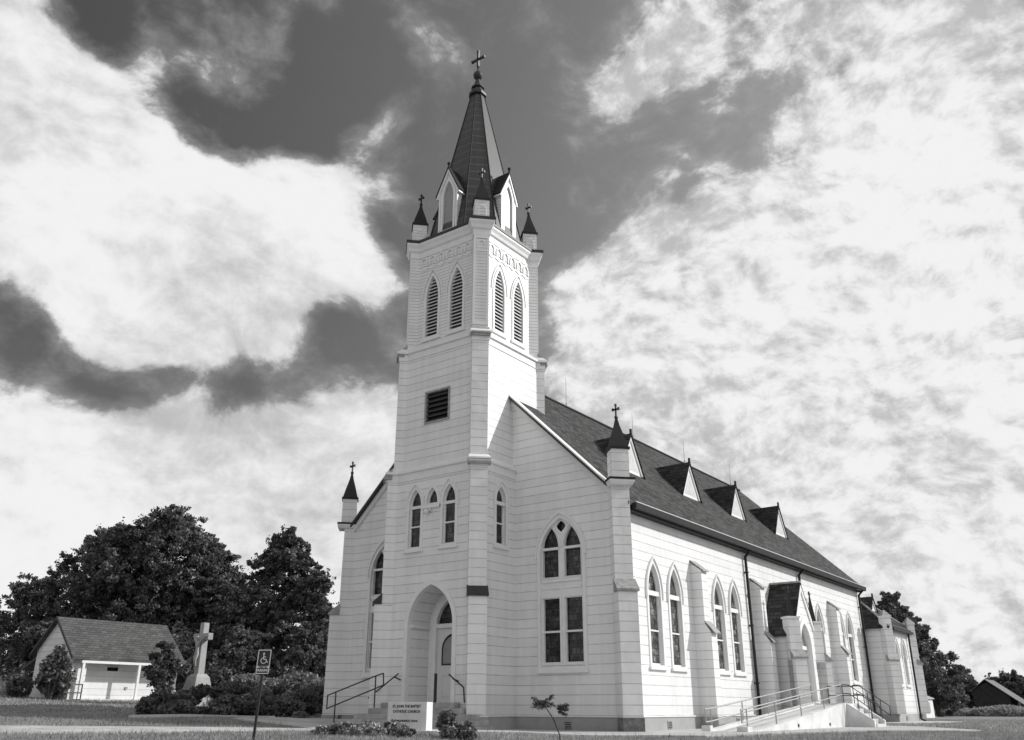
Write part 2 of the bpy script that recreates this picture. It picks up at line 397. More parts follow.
# ------------------------------------------------------------------ THE CHURCH
church = thing('church', 'white wooden church with tall front bell tower, dark spire and long shingled roof', 'church')
T1, T2, T3, WB = 2.089, 1.994, 1.785, .60
P0, P1, P2, P3 = .32, .088, .022, .07
NW, NL = 6.345, 26.6
SL = .9662; ZLE = 7.644; WO = 5.995
def rake(x): return ZLE+(WO-abs(x))*SL
WT = .43

def outl(t, p, o=0, w=WB):
    """16-gon plan of a tower stage with diagonal buttresses on its corners"""
    pts = []
    h = w/2+o; D = S2*t+p+o; t2 = t+o
    base = [(t2-S2*h, -t2), ((D-h)/S2, (-D-h)/S2), ((D+h)/S2, (-D+h)/S2), (t2, -t2+S2*h)]
    for k in range(4):
        c, s = [(1,0),(0,1),(-1,0),(0,-1)][k]
        pts += [(x*c-y*s, x*s+y*c) for x, y in base]
    return pts
def at(o2, z): return [(x, y, z) for x, y in o2]
# tower stage walls
def stage(t, z0, z1, opsF, opsR, m, opsB=(), opsL=()):
    j = t-WB/S2+.02
    for P, ops in ((FY(t), opsF), (FX(t), opsR), (BX(t), opsL), (BY(t), opsB)):
        mb = MB(); wall(mb, P, const(-j), const(j), z0, z1, ops); mb.build('tower_wall', m, church)
def butts(t, p, z0, z1, m, name='corner_buttress', w=WB, cen=(0,0), corners=(0,1,2,3)):
    o2 = outl(t, p, 0, w)
    for k in corners:
        q = [(x+cen[0], y+cen[1]) for x, y in o2[4*k:4*k+4]]
        mb = MB()
        cx = sum(a[0] for a in q)/4; cy = sum(a[1] for a in q)/4
        inner = (q[0][0]*.5+q[3][0]*.5, q[0][1]*.5+q[3][1]*.5)
        vec = Vector((cen[0]-cx, cen[1]-cy)).normalized()*.3
        poly = [q[0], q[1], q[2], q[3], (q[3][0]+vec.x, q[3][1]+vec.y), (q[0][0]+vec.x, q[0][1]+vec.y)]
        mb.hexa(at(poly, z0), at(poly, z1)); mb.build(name, m, church)
TRIC = .02
tri_l, tri_r, tri_m = (-.77,.28,5.90,7.42,7.99), (.81,.28,5.90,7.42,7.99), (.02,.25,7.38,7.46,7.97)
archc = .12
A_IN = (archc, .99, .85, 3.28, 4.60)
stage(T1, WT, 8.66, [mid(*tri_l), mid(*tri_r), mid(*tri_m), hwf(archc, 1.06, .43, 3.28, 4.69)], [mid(-.83,.25,5.92,7.45,7.93)], M_SIDE, (), [mid(-.83,.25,5.92,7.45,7.93)])
stage(T2, 8.60, 13.5, [rectf(-.55,.58,10.47,11.66)], [], M_SIDE)
LF = [(-.62,.31,14.08,15.75,16.70), (.62,.31,14.08,15.75,16.70)]
LFm = [mid(*l, cas=.1) for l in LF]
stage(T3, 13.4, 18.0, LFm, LFm, M_CLAP, LFm, LFm)
for k in (0, 1, 2, 3):
    butts(T1, P0, WT, 4.02, M_SIDE, corners=(k,)) if k in (0, 3) else None
butts(T1, P1, .45, 8.66, M_SIDE, corners=(1, 2)); butts(T1, P1, 4.0, 8.66, M_SIDE, corners=(0, 3))
butts(T2, P2, 8.6, 13.5, M_SIDE)
butts(T3, P3, 13.4, 18.0, M_CLAP)
# ledges between the stages
def profile(name, m, rows, parent=church, cen=(0,0), w=WB):
    mb = MB()
    for (a, b) in zip(rows, rows[1:]):
        A = [(x+cen[0], y+cen[1], a[3]) for x, y in outl(a[0], a[1], a[2], w)]; B = [(x+cen[0], y+cen[1], b[3]) for x, y in outl(b[0], b[1], b[2], w)]
        mb.loft(A, B)
    return mb.build(name, m, parent)
profile('string_course', M_TRIM, [(T1,P1,-.02,8.36),(T1,P1,.03,8.37),(T1,P1,.03,8.64),(T1,P1,.10,8.66),(T1,P1,.10,8.72),(T2,P2,-.01,8.93)])
profile('string_course', M_TRIM, [(T2,P2,-.02,13.17),(T2,P2,.03,13.18),(T2,P2,.03,13.44),(T2,P2,.10,13.46),(T2,P2,.10,13.53),(T3,P3,-.01,13.80)])
profile('cornice', M_TRIM, [(T3,P3,-.02,17.66),(T3,P3,.03,17.68),(T3,P3,.03,17.92),(T3,P3,.10,17.98),(T3,P3,.13,18.10),(T3,P3,.20,18.22),(T3,P3,.20,18.30)])
mb = MB()
a = outl(T3,P3,.23); mb.hexa(at(a,18.303), at(a,18.42)); mb.build('cornice_lip', M_DARK, church)
# buttress caps: sloping weatherings
def cap(t, pl, pu, zl, zu, m, k, over=.05, w=WB, cen=(0,0), th=.05):
    h = w/2+over
    rot = [(1,0),(0,1),(-1,0),(0,-1)][k]
    def pt(D, tt, z):
        x, y = (D+tt)/S2, (-D+tt)/S2
        return (x*rot[0]-y*rot[1]+cen[0], x*rot[1]+y*rot[0]+cen[1], z)
    Dl = S2*t+pl+.07; Du = S2*t+pu-.02
    hw_ = w/2-.001; wd = MB(); Dw = S2*t+pl-.001
    zt_ = zl+(zu-zl)*(Dl-Dw)/(Dl-Du)-th-.025
    wd.hexa([pt(Dw,-hw_,zl-.12), pt(Dw,-hw_,zt_), pt(Du,-hw_,zu-th-.025), pt(Du,-hw_,zl-.12)], [pt(Dw,hw_,zl-.12), pt(Dw,hw_,zt_), pt(Du,hw_,zu-th-.025), pt(Du,hw_,zl-.12)]); wd.build('buttress_shoulder', M_SIDE, church)
    mb = MB(); mb.hexa([pt(Dl,-h,zl), pt(Dl,h,zl), pt(Du,h,zu), pt(Du,-h,zu)], [pt(Dl,-h,zl-th-.02), pt(Dl,h,zl-th-.02), pt(Du,h,zl-th-.02), pt(Du,-h,zl-th-.02)])
    return mb.build('buttress_cap', m, church)
for k in (0, 3): cap(T1, P0, P1, 4.12, 4.42, M_DARK, k)
for k in range(4): cap(T1, P1+.09, P2-.06, 8.56, 8.90, M_CAP, k, over=.09, th=.07)
for k in range(4): cap(T2, P2+.03, P3-.3, 13.50, 13.84, M_CAP, k, over=.05)
for k in range(4): cap(T2, P2+.05, P3-.2, 13.40, 13.50, M_CAP, k, over=.04)
# belfry inset boards framing the buttress faces
for k in range(4):
    rot = [(1,0),(0,1),(-1,0),(0,-1)][k]
    def PD(s, z, d, t=T3, p=P3, rot=rot):
        D = S2*t+p+d; x, y = (D+s)/S2, (-D+s)/S2
        return (x*rot[0]-y*rot[1], x*rot[1]+y*rot[0], z)
    m = MB()
    m.bar(PD, -.30,-.22, 13.9, 17.68, -.01, .025); m.bar(PD, .22,.30, 13.9, 17.68, -.01, .025)
    m.bar(PD, -.22,.22, 13.9, 14.02, -.01, .025); m.bar(PD, -.22,.22, 16.98, 17.05, -.01, .025); m.bar(PD, -.22,.22, 17.55, 17.68, -.01, .025)
    m.ring(PD, lance(0,.12,17.08,17.28,17.44), lance(0,.155,17.06,17.28,17.49), .025, -.01)
    m.build('pilaster_trim', M_TRIM, church)
# tower windows
for c in (tri_l, tri_r):
    lancet_window(church, FY(T1), *c, dep=.12, cas=.11, bars=((7.36,.10),(6.66,.05)), glass=M_GLASS_F)
lancet_window(church, FY(T1), *tri_m, dep=.12, cas=.10, glass=M_GLASS_F, hood=False)
lancet_window(church, FX(T1), -.83,.27,5.92,7.45,7.95, dep=.13, bars=((7.36,.12),(6.66,.05)))
lancet_window(church, BX(T1), -.83,.25,5.92,7.45,7.93, dep=.2, bars=((7.36,.12),(6.66,.05)))
# square louvre of the tower
def louvre(par, P, outline, s_of_z, z0, z1, step, dep, cas_in=None, cas_out=None, m=M_LOUV, name='louvre'):
    a = MB(); a.ring(P, cas_in, cas_out, .035, -dep-.02); o = a.build(name, M_TRIM if cas_out else m, par)
    b = MB(); b.solid_poly(P, outline, -dep, -dep-.02); b.build('backing', M_LBACK if m is M_LOUV else M_VOID, o)
    s = MB(); z = z0
    while z < z1-.02:
        i = s_of_z(z+step*.5)
        if i and i[1]-i[0] > .05:
            s0, s1 = i[0]+.005, i[1]-.005
            s.hexa([P(s0,z,-.02),P(s1,z,-.02),P(s1,z+step*.62,-dep+.02),P(s0,z+step*.62,-dep+.02)], [P(s0,z+.05,-.02),P(s1,z+.05,-.02),P(s1,z+step*.62+.03,-dep+.02),P(s0,z+step*.62+.03,-dep+.02)])
        z += step
    s.build('slats', m, o)
    return o
sq = [(-.52,10.5),(-.52,11.63),(.55,11.63),(.55,10.5)]; sqo = [(-.59,10.43),(-.59,11.7),(.62,11.7),(.62,10.43)]
o = louvre(church, FY(T2), sq, rectf(-.52,.55,10.5,11.63), 10.5, 11.63, .19, .12, sq, sqo, m=M_DARK, name='louvre')
o.data.materials[0] = M_CAP
for P in (FY(T3), FX(T3), BX(T3), BY(T3)):
    for c, hw, zb, zs, za in LF:
        i = lance(c,hw,zb,zs,za); ou = lance(c,hw+.1,zb-.08,zs,za+.15)
        o = louvre(church, P, i, hwf(c,hw,zb,zs,za), zb, za, .145, .17, i, ou)
        q = MB(); q.bar(P, c-hw-.16, c+hw+.16, zb-.17, zb-.08, -.02, .07); q.build('sill', M_TRIM, o); q = MB()
        e1 = lance(c,hw+.17,zs-.9,zs,za+.25)[1:-1]; e2 = lance(c,hw+.21,zs-.9,zs,za+.31)[1:-1]
        for a1 in range(len(e1)-1):
            q.hexa([P(*e1[a1],-.01),P(*e1[a1+1],-.01),P(*e2[a1+1],-.01),P(*e2[a1],-.01)], [P(*e1[a1],.05),P(*e1[a1+1],.05),P(*e2[a1+1],.05),P(*e2[a1],.05)])
        q.build('hood_mould', M_TRIM, o)
    # frieze of small blind arches under the cornice
    q = MB(); n = 6; w = 2*(T3-WB/S2)/n
    for k in range(n):
        c = -(T3-WB/S2)+w*(k+.5)
        ai = lance(c,.125,17.24,17.40,17.60); ao = lance(c,.175,17.20,17.40,17.66)
        for i_ in range(len(ai)-1): q.hexa([P(*ai[i_],-.01),P(*ai[i_+1],-.01),P(*ao[i_+1],-.01),P(*ao[i_],-.01)], [P(*ai[i_],.045),P(*ai[i_+1],.045),P(*ao[i_+1],.045),P(*ao[i_],.045)])
        q.bar(P, c-.10, c+.10, 17.27, 17.29, -.01, .02); q.bar(P, c-.10, c+.10, 17.38, 17.40, -.01, .02)
        q.face([P(c-w/2,17.12,.03),P(c,17.04,.03),P(c,17.10,.03),P(c-w/2,17.18,.03)]); q.face([P(c,17.04,.03),P(c+w/2,17.12,.03),P(c+w/2,17.18,.03),P(c,17.10,.03)])
        q.face([P(c-w/2,17.12,.03),P(c,17.04,.03),P(c,17.04,-.01),P(c-w/2,17.12,-.01)]); q.face([P(c,17.04,.03),P(c+w/2,17.12,.03),P(c+w/2,17.12,-.01),P(c,17.04,-.01)])
    q.build('arch_frieze', M_TRIM, church)

# ---- spire
def spire_mat():
    m = bpy.data.materials.new('spire_metal'); m.use_nodes = True; nt = m.node_tree; N = nt.nodes; L = nt.links
    b = N['Principled BSDF']; b.inputs['Roughness'].default_value = .42; b.inputs['Specular IOR Level'].default_value = .6
    tc = N.new('ShaderNodeTexCoord'); sp = N.new('ShaderNodeSeparateXYZ'); L.new(tc.outputs['Object'], sp.inputs[0])
    fr = mathn(nt, 'FRACT', mathn(nt, 'DIVIDE', sp.outputs['Z'], .42))
    g = mathn(nt, 'LESS_THAN', fr, .14)
    mp = N.new('ShaderNodeMapping'); mp.inputs['Scale'].default_value = (4,4,.5); L.new(tc.outputs['Object'], mp.inputs[0])
    n = N.new('ShaderNodeTexNoise'); n.inputs['Scale'].default_value = 1.2; n.inputs['Detail'].default_value = 6; L.new(mp.outputs[0], n.inputs['Vector'])
    v = mathn(nt, 'ADD', mathn(nt, 'MULTIPLY', n.outputs['Fac'], .035), mathn(nt, 'MULTIPLY', g, .045))
    L.new(mathn(nt, 'ADD', v, .005), b.inputs['Base Color'])
    bp = N.new('ShaderNodeBump'); bp.inputs['Strength'].default_value = .6; bp.inputs['Distance'].default_value = .03; L.new(g, bp.inputs['Height']); L.new(bp.outputs[0], b.inputs['Normal'])
    return m
M_SPIRE = spire_mat()
def sh(z): return 1.80-(z-18.42)*(1.80-.27)/(26.3-18.42)
def octo(h, cr=.51):
    c = h*cr; return [(h-c,-h),(h,-h+c),(h,h-c),(h-c,h),(-h+c,h),(-h,h-c),(-h,-h+c),(-h+c,-h)]
mb = MB(); mb.hexa(at(octo(1.80),18.421), at(octo(.27),26.3)); sp = mb.build('spire', M_SPIRE, church)
hp = MB()
for a, b in zip(octo(1.80), octo(.27)): hp.tube((*a,18.43), (*b,26.3), .035, .025, 6)
hp.build('hip_roll', M_GUT, sp)
cp = MB()
cp.hexa(at(octo(.36),26.28), at(octo(.36),26.40)); cp.hexa(at(octo(.32),26.40), at(octo(.20),26.72)); cp.hexa(at(octo(.27),26.72), at(octo(.24),26.82)); cp.hexa(at(octo(.19),26.82), at(octo(.06),27.3))
cp.build('spire_cap', M_DARK, sp)
bl = MB(); bl.sphere((0,0,27.46), .22, 14); bl.build('ball', M_DARK, sp)
cr = MB(); cr.tube((0,0,27.6),(0,0,28.1), .04); cr.box(-.045,.045,-.045,.045,28.0,28.82); cr.box(-.32,.32,-.045,.045,28.34,28.43); cr.sphere((0,0,27.95), .07)
for x, z in ((-.32,28.385),(.32,28.385),(0,28.82)): cr.box(x-.055,x+.055,-.05,.05,z-.055,z+.055)
cr.build('cross', M_DARK, sp)
# gablets on the spire faces
for P, par in ((FY, 0), (FX, 1), (BX, 0), (BY, 1)):
    Q = P(1.74)
    def tri(s, z, d): return Q(s, z, d)
    g = MB()
    c = (0,.30,18.60,20.15,20.95)
    wall(g, Q, lambda z: -(.49 if z <= 20.42 else .49*(21.42-z)/1.0), lambda z: (.49 if z <= 20.42 else .49*(21.42-z)/1.0), 18.42, 21.42, [hwf(*c)], extra=(20.42,))
    for s in (-.49, .49): g.face([Q(s,18.42,0),Q(s,20.44,0),Q(s,20.44,-1.0),Q(s,18.42,-1.0)])
    go = g.build('gablet', M_CLAP, church)
    i = lance(*c); l = MB(); l.solid_poly(Q, lance(0,.29,18.61,20.15,20.94), -.05, -.07)
    l.build('panel', M_FROST, go)
    f = MB(); f.ring(Q, lance(0,.27,18.63,20.15,20.90), lance(0,.37,18.5,20.15,21.06), .03, -.08)
    f.bar(Q, -.49,-.40, 18.42,20.42, 0,.028); f.bar(Q, .40,.49, 18.42,20.42, 0,.028); f.bar(Q,-.399,.399,18.43,18.52,0,.028)
    f.build('trim', M_TRIM, go)
    # roof of the gablet
    r = MB(); th = .05
    ez, ex, rz = 20.30, .64, 21.58
    for s in (-1, 1):
        A = [(s*ex,ez),(0,rz),(0,rz-.09),(s*(ex-.03),ez-.06)]
        r.hexa([Q(*p,.10) for p in A], [Q(*p,-1.25) for p in A])
    r.build('roof', M_GUT, go)
    v = MB()
    for s in (-1, 1):
        A = [(s*(ex-.035),ez-.055),(0,rz-.10),(0,rz-.26),(s*(ex-.14),ez-.06)]
        v.hexa([Q(*p,.075) for p in A], [Q(*p,.0) for p in A])
        v.bar(Q, min(s*.50,s*.60), max(s*.50,s*.60), ez-.12, ez-.02, -.9, .06)
    v.build('bargeboard', M_TRIM, go)
    k = MB(); p = Q(0,rz,.05); k.tube((p[0],p[1],rz-.05),(p[0],p[1],rz+.10),.05,.035); k.sphere((p[0],p[1],rz+.15),.075,8); k.build('finial', M_GUT, go)

# ---- pinnacles (square, set diagonally)
def diamond(cx, cy, h): return [(cx+h*S2,cy),(cx,cy+h*S2),(cx-h*S2,cy),(cx,cy-h*S2)]
def dbox(mb, cx, cy, h, z0, z1, h2=None):
    mb.hexa([(x,y,z0) for x,y in diamond(cx,cy,h)], [(x,y,z1) for x,y in diamond(cx,cy,h if h2 is None else h2)])
M_PINCLAP = M_CLAP
def pinnacle(cx, cy, h, z0, zc, ztip, par, trim=True, wm=M_SIDE, crossh=.46):
    b = MB(); dbox(b, cx, cy, h, z0, zc); o = b.build('pinnacle', wm, par)
    c = MB(); dbox(c, cx, cy, h+.045, zc+.001, zc+.08); zk = zc+.09; Hh = ztip-zk; dbox(c, cx, cy, h+.005, zk, zk+Hh*.30, h*.74); dbox(c, cx, cy, h*.74, zk+Hh*.30, zk+Hh*.72, h*.31); dbox(c, cx, cy, h*.31, zk+Hh*.72, ztip, .03)
    c.build('pinnacle_roof', M_GUT, o)
    k = MB(); k.sphere((cx,cy,ztip+.02),.07,8); k.box(cx-.024,cx+.024,cy-.024,cy+.024,ztip,ztip+crossh); k.box(cx-.115,cx+.115,cy-.024,cy+.024,ztip+crossh*.62,ztip+crossh*.62+.055)
    for dx, dz in ((-.11,crossh*.62+.03),(.11,crossh*.62+.035),(0,crossh)): k.box(cx+dx-.03,cx+dx+.03,cy-.035,cy+.035,ztip+dz-.045,ztip+dz+.045)
    k.build('pinnacle_cross', M_DARK, o)
    if trim:
        for sx, sy in ((1,-1),(-1,-1),(1,1),(-1,1)):
            def PP(s, z, d, sx=sx, sy=sy):
                return (cx+(sx*(h+d)-sy*s)/S2, cy+(sy*(h+d)+sx*s)/S2, z)
            q = MB(); zz = z0+.12
            q.ring(PP, lance(0,.13,zz,zz+.28,zz+.46), lance(0,.165,zz-.03,zz+.28,zz+.51), .02, -.01)
            q.build('pinnacle_trim', M_TRIM, o)
    return o
pc = T3+(P3-WB/2)/S2
for sx, sy in ((1,-1),(-1,-1),(1,1),(-1,1)): pinnacle(sx*pc, sy*pc, .29, 18.42, 19.28, 20.42, church, wm=M_CLAP)

# ---- entrance recess
rec = MB(); Pf = FY(T1)
i0 = lance(*A_IN, n=14); dpt = 1.09
for a in range(len(i0)-1): rec.face([Pf(*i0[a],-.141), Pf(*i0[a+1],-.141), Pf(*i0[a+1],-dpt), Pf(*i0[a],-dpt)])
rec.build('entrance_recess', M_SIDE, church)
q = MB(); q.ring(Pf, lance(*A_IN, n=14), lance(archc,1.15,.46,3.28,4.80,n=14), .04, -.14); q.build('entrance_surround', M_TRIM, church)
q = MB(); q.bar(Pf, archc-.99, archc-.92, 3.24, 3.34, -dpt, -.14); q.bar(Pf, archc+.92, archc+.99, 3.24, 3.34, -dpt, -.14); q.build('impost', M_TRIM, church)
Pb = FY(T1-dpt)
bw = MB(); wall(bw, Pb, const(archc-1.05), const(archc+1.05), .85, 4.7, [hwf(archc,.66,.85,3.3,4.28)]); bw.build('entrance_back_wall', M_TRIM, church)
q = MB(); q.ring(Pb, lance(archc,.62,.85,3.3,4.22,n=12), lance(archc,.80,.80,3.3,4.48,n=12), .08, -.1); q.bar(Pb, archc-.62, archc+.62, 3.26, 3.40, -.06, .06)
q.build('door_surround', M_TRIM, church)
q = MB(); q.solid_poly(Pb, lance(archc,.62,3.38,3.40,4.22,n=12), -.08, -.1); fl = q.build('fanlight', M_GLASS_F, church)
dr = MB()
wall(dr, FY(T1-dpt-.05), const(archc-.62), const(archc+.62), .86, 3.27, [hwf(archc,.41,2.06,2.55,3.02)])
dr.bar(Pb, archc-.40, archc-.36, 1.05, 1.75, -.05, -.03); dr.bar(Pb, archc+.36, archc+.40, 1.05, 1.75, -.05, -.03); dr.bar(Pb, archc-.36, archc+.36, 1.05, 1.09, -.05, -.03); dr.bar(Pb, archc-.36, archc+.36, 1.71, 1.75, -.05, -.03)
dro = dr.build('front_door', M_DOOR, church)
q = MB(); q.solid_poly(Pb, lance(archc,.41,2.06,2.55,3.02), -.06, -.08); q.build('door_glass', M_FROST, dro)
q = MB(); q.ring(Pb, lance(archc,.39,2.09,2.55,2.98), lance(archc,.43,2.04,2.55,3.06), -.035, -.07, back=-.06); q.build('glazing_bead', M_DARK, dro)
q = MB(); q.sphere((archc+.52, -(T1-dpt)-.0, 1.85), .04); q.build('door_knob', M_DARK, dro)
q = MB(); q.box(archc-1.05, archc+1.05, -T1-.02, -(T1-dpt)+.1, .70, .848); q.build('vestibule_floor', M_CONC, church)
# small lamp over the door
q = MB(); q.tube((-.12,-T1,7.13),(-.12,-T1-.10,7.13),.05); q.sphere((-.12,-T1-.16,7.10),.09,10); q.sphere((-.02,-T1-.10,7.16),.05,8); q.build('wall_lamp', M_TRIM, church, smooth=True)

# ---- foundation
def fbox(pts, z0=-.3, z1=WT, off=0): return pts
fd = MB()
fo = outl(T1, P0, .04)
fd.hexa(at(fo, -.3), at(fo, WT)); fd.build('foundation', M_FOUND, church)
fd = MB(); fd.box(-NW-.03, NW+.03, -.03, NL, -.3, WT+.0); fd.build('foundation', M_FOUND, church)
q = MB(); q.box(-NW-.06, NW+.06, -.06, NL, WT+.002, WT+.04); q.build('water_table', M_TRIM, church)
a = outl(T1, P0, .07); q = MB(); q.hexa(at(a, WT+.002), at(a, WT+.04)); q.build('water_table', M_TRIM, church)
def vent(P, s, z):
    q = MB(); q.bar(P, s-.14, s+.14, z-.12, z+.12, .03, .055)
    o = q.build('foundation_vent', M_CAP, church)
    v = MB()
    for k in range(4): v.bar(P, s-.11, s+.11, z-.095+k*.05, z-.07+k*.05, .05, .062)
    v.build('vent_slots', M_DARK, o)
vent(FY(0), 4.2, .2); vent(FX(NW), 2.6, .2); vent(FX(NW), 8.2, .25)

# ---- nave walls
FWc = 4.03
def front_w(c):
    lw = [(-.50,.275),( .45,.285)]
    big = (c, .86, 1.96, 5.35, 6.78)
    return big
bigs = [(FWc, .84, 1.95, 5.45, 6.74), (-FWc, .84, 1.95, 5.45, 6.74)]
def nave_front(sg):
    mb = MB(); P = FY(0)
    lim = lambda z: NW if z <= rake(NW) else max(1.9, WO-(z-ZLE)/SL)
    op = [hwf(*b) for b in bigs]
    ops = [o for o, b in zip(op, bigs) if b[0]*sg > 0]
    if sg > 0: wall(mb, P, const(1.9), lim, WT+.04, rake(1.95), ops, extra=(rake(NW),))
    else: wall(mb, P, lambda z: -lim(z), const(-1.9), WT+.04, rake(1.95), ops, extra=(rake(NW),))
    mb.build('nave_wall', M_SIDE, church)
nave_front(1); nave_front(-1)
SW = []
for c in (2.85, 8.10, 18.45, 23.35):
    for d in (-.775, .775): SW.append((c+d, .43, 2.0, 4.30, 5.27))
for P in (FX(NW), BX(NW)):
    mb = MB(); ops = [mid(*w) for w in SW]
    wall(mb, P, const(0), const(NL), WT+.04, 7.28, ops); mb.build('nave_wall', M_SIDE, church)
    for w in SW: lancet_window(church, P, *w, dep=.13, bars=((4.28,.15),(3.08,.05)), glass=M_GLASS_S)
mb = MB(); wall(mb, BY(NL), lambda z: -(NW if z <= rake(NW) else max(.01, WO-(z-ZLE)/SL)), lambda z: (NW if z <= rake(NW) else max(.01, WO-(z-ZLE)/SL)), WT, rake(0)-.02, (), extra=(rake(NW),)); mb.build('nave_wall', M_SIDE, church)
# ---- front traceried windows
for c0, *_ in bigs:
    P = FY(0); big = (c0, .80, 1.98, 5.45, 6.68)
    m = MB(); m.ring(P, lance(c0,.84,1.90,5.45,6.74,n=14), lance(c0,.95,1.84,5.45,6.90,n=14), .06, -.10)
    w = m.build('tracery_window', M_TRIM, church)
    ins = FY(-.05)   # tracery panel slightly behind the wall face
    subs = [(c0-.46,.345,4.76,5.78,6.53),(c0+.42,.345,4.76,5.78,6.53),(c0-.46,.345,2.03,4.10,4.12),(c0+.42,.345,2.03,4.10,4.12),(c0-.02,.14,6.20,6.42,6.60)]
    ops = [hwf(*s) for s in subs[:2]]+[rectf(s[0]-s[1],s[0]+s[1],s[2],s[4]) for s in subs[2:4]]
    def eye(z):
        if 6.28 <= z <= 6.66:
            t = (z-6.28)/.38; ww = .17*math.sin(math.pi*min(1,t**1.1)); return (c0-.02-ww, c0-.02+ww)
    eye.br = [6.28+.38*k/10 for k in range(11)]
    bg = hwf(c0,.86,1.88,5.45,6.76)
    t = MB(); wall(t, ins, lambda z: bg(min(max(z,1.89),6.755))[0], lambda z: bg(min(max(z,1.89),6.755))[1], 1.89, 6.75, ops+[eye], extra=bg.br, step=.2)
    t.build('tracery', M_TRIM, w)
    g = MB(); gg = lance(c0,.85,1.9,5.45,6.75); g.solid_poly(FY(-.17), gg, 0, -.02); g.build('glass', M_GLASS_F, w)
    s = MB()
    for q in subs[:2]:
        s.ring(ins, lance(q[0],q[1]-.025,q[2]+.03,q[3],q[4]-.04), lance(*q), .02, -.10)
        s.bar(ins, q[0]-q[1], q[0]+q[1], 5.70, 5.78, -.1, .015)
    for q in subs[2:4]:
        a, b, z0, z1 = q[0]-q[1], q[0]+q[1], q[2], q[4]
        s.ring(ins, [(a+.03,z0+.05),(a+.03,z1-.03),(b-.03,z1-.03),(b-.03,z0+.05)], [(a,z0),(a,z1),(b,z1),(b,z0)], -.02, -.10, back=-.1)
        s.bar(ins, a, b, 3.00, 3.06, -.1, .0)
        s.ring(ins, [(a,z0),(a,z1),(b,z1),(b,z0)], [(a-.06,z0-.05),(a-.06,z1+.06),(b+.06,z1+.06),(b+.06,z0-.05)], .03, -.1)
    s.bar(ins, c0-.80, c0-.06, 4.40, 4.47, 0, .03); s.bar(ins, c0+.02, c0+.76, 4.40, 4.47, 0, .03); s.bar(ins, c0-.80, c0+.76, 4.62, 4.70, 0, .05)
    # Y shaped tracery ribs
    for q in subs[:2]:
        r1 = lance(q[0],q[1]+.02,q[3]-.05,q[3],q[4]+.03)[1:-1]; r2 = lance(q[0],q[1]+.075,q[3]-.05,q[3],q[4]+.11)[1:-1]
        for k in range(len(r1)-1): s.hexa([ins(*r1[k],0),ins(*r1[k+1],0),ins(*r2[k+1],0),ins(*r2[k],0)], [ins(*r1[k],.035),ins(*r1[k+1],.035),ins(*r2[k+1],.035),ins(*r2[k],.035)])
    s.build('sash', M_TRIM, w)
    l = MB(); l.bar(P, c0-.99, c0+.99, 1.74, 1.845, -.02, .09); l.build('sill', M_TRIM, w)
    h = MB(); o1 = lance(c0,.95,5.2,5.45,6.90,n=14)[1:-1]; o2 = lance(c0,1.01,5.2,5.45,6.98,n=14)[1:-1]
    for k in range(len(o1)-1): h.hexa([P(*o1[k],-.01),P(*o1[k+1],-.01),P(*o2[k+1],-.01),P(*o2[k],-.01)], [P(*o1[k],.12),P(*o1[k+1],.12),P(*o2[k+1],.12),P(*o2[k],.12)])
    h.build('hood_mould', M_TRIM, w)

# ---- nave corner buttresses with pinnacles
nb = dict(cen=(NW-2.0, 2.0), w=.62)
for k, cen in ((0, (NW-2.0, 2.0)), (3, (-NW+2.0, 2.0))):
    butts(2.0, .50, WT, 4.06, M_SIDE, 'corner_buttress', .62, cen, (k,))
    butts(2.0, .16, WT, 7.60, M_SIDE, 'corner_buttress', .60, cen, (k,))
    cap(2.0, .50, .16, 4.16, 4.52, M_CAP, k, .05, .62, cen)
    # dark weathered base under the corner
    rot = [(1,0),(0,1),(-1,0),(0,-1)][k]
    h = .33; pts = []
    for D, tt in ((S2*2+.53,-h),(S2*2+.53,h),(S2*2-.1,h),(S2*2-.1,-h)):
        x, y = (D+tt)/S2, (-D+tt)/S2; pts.append((x*rot[0]-y*rot[1]+cen[0], x*rot[1]+y*rot[0]+cen[1]))
    q = MB(); q.hexa(at(pts,-.3), at(pts,WT-.003)); q.build('buttress_base', M_BRICKDK if k == 0 else M_FOUND, church)
for sx in (1, -1):
    px, py = sx*(NW+(.16-.30)/S2), -(.16-.30)/S2-.0
    px = sx*(NW-.02); py = -.02+.0
    px = sx*(NW+.02); py = -.02
    q = MB(); dbox(q, px, py, .36, 7.50, 7.60, .42); dbox(q, px, py, .42, 7.60, 7.66); q.build('pinnacle_ledge', M_TRIM, church)
    q = MB(); dbox(q, px, py, .44, 7.662, 7.73); q.build('ledge_flashing', M_GUT, church)
    pinnacle(px, py, .29, 7.73, 8.72, 9.88, church, trim=False, crossh=.46)

# ---- roof
def roof_slab(name, m, y0, y1, xe, th, par=church, up=0.0):
    mb = MB()
    for s in (1, -1):
        A = [(0,rake(0)+up),(s*xe,rake(xe)+up),(s*xe,rake(xe)+up-th),(0,rake(0)+up-th)]
        mb.hexa([(x,y0,z) for x,z in A], [(x,y1,z) for x,z in A])
    return mb.build(name, m, par)
XE = 6.66
roof_slab('nave_roof', M_ROOF, .06, NL+.22, XE, .10)
q = MB(); q.box(-.09,.09,.08,NL+.2,rake(0)-.02,rake(0)+.04); q.build('ridge_cap', M_GUT, church)
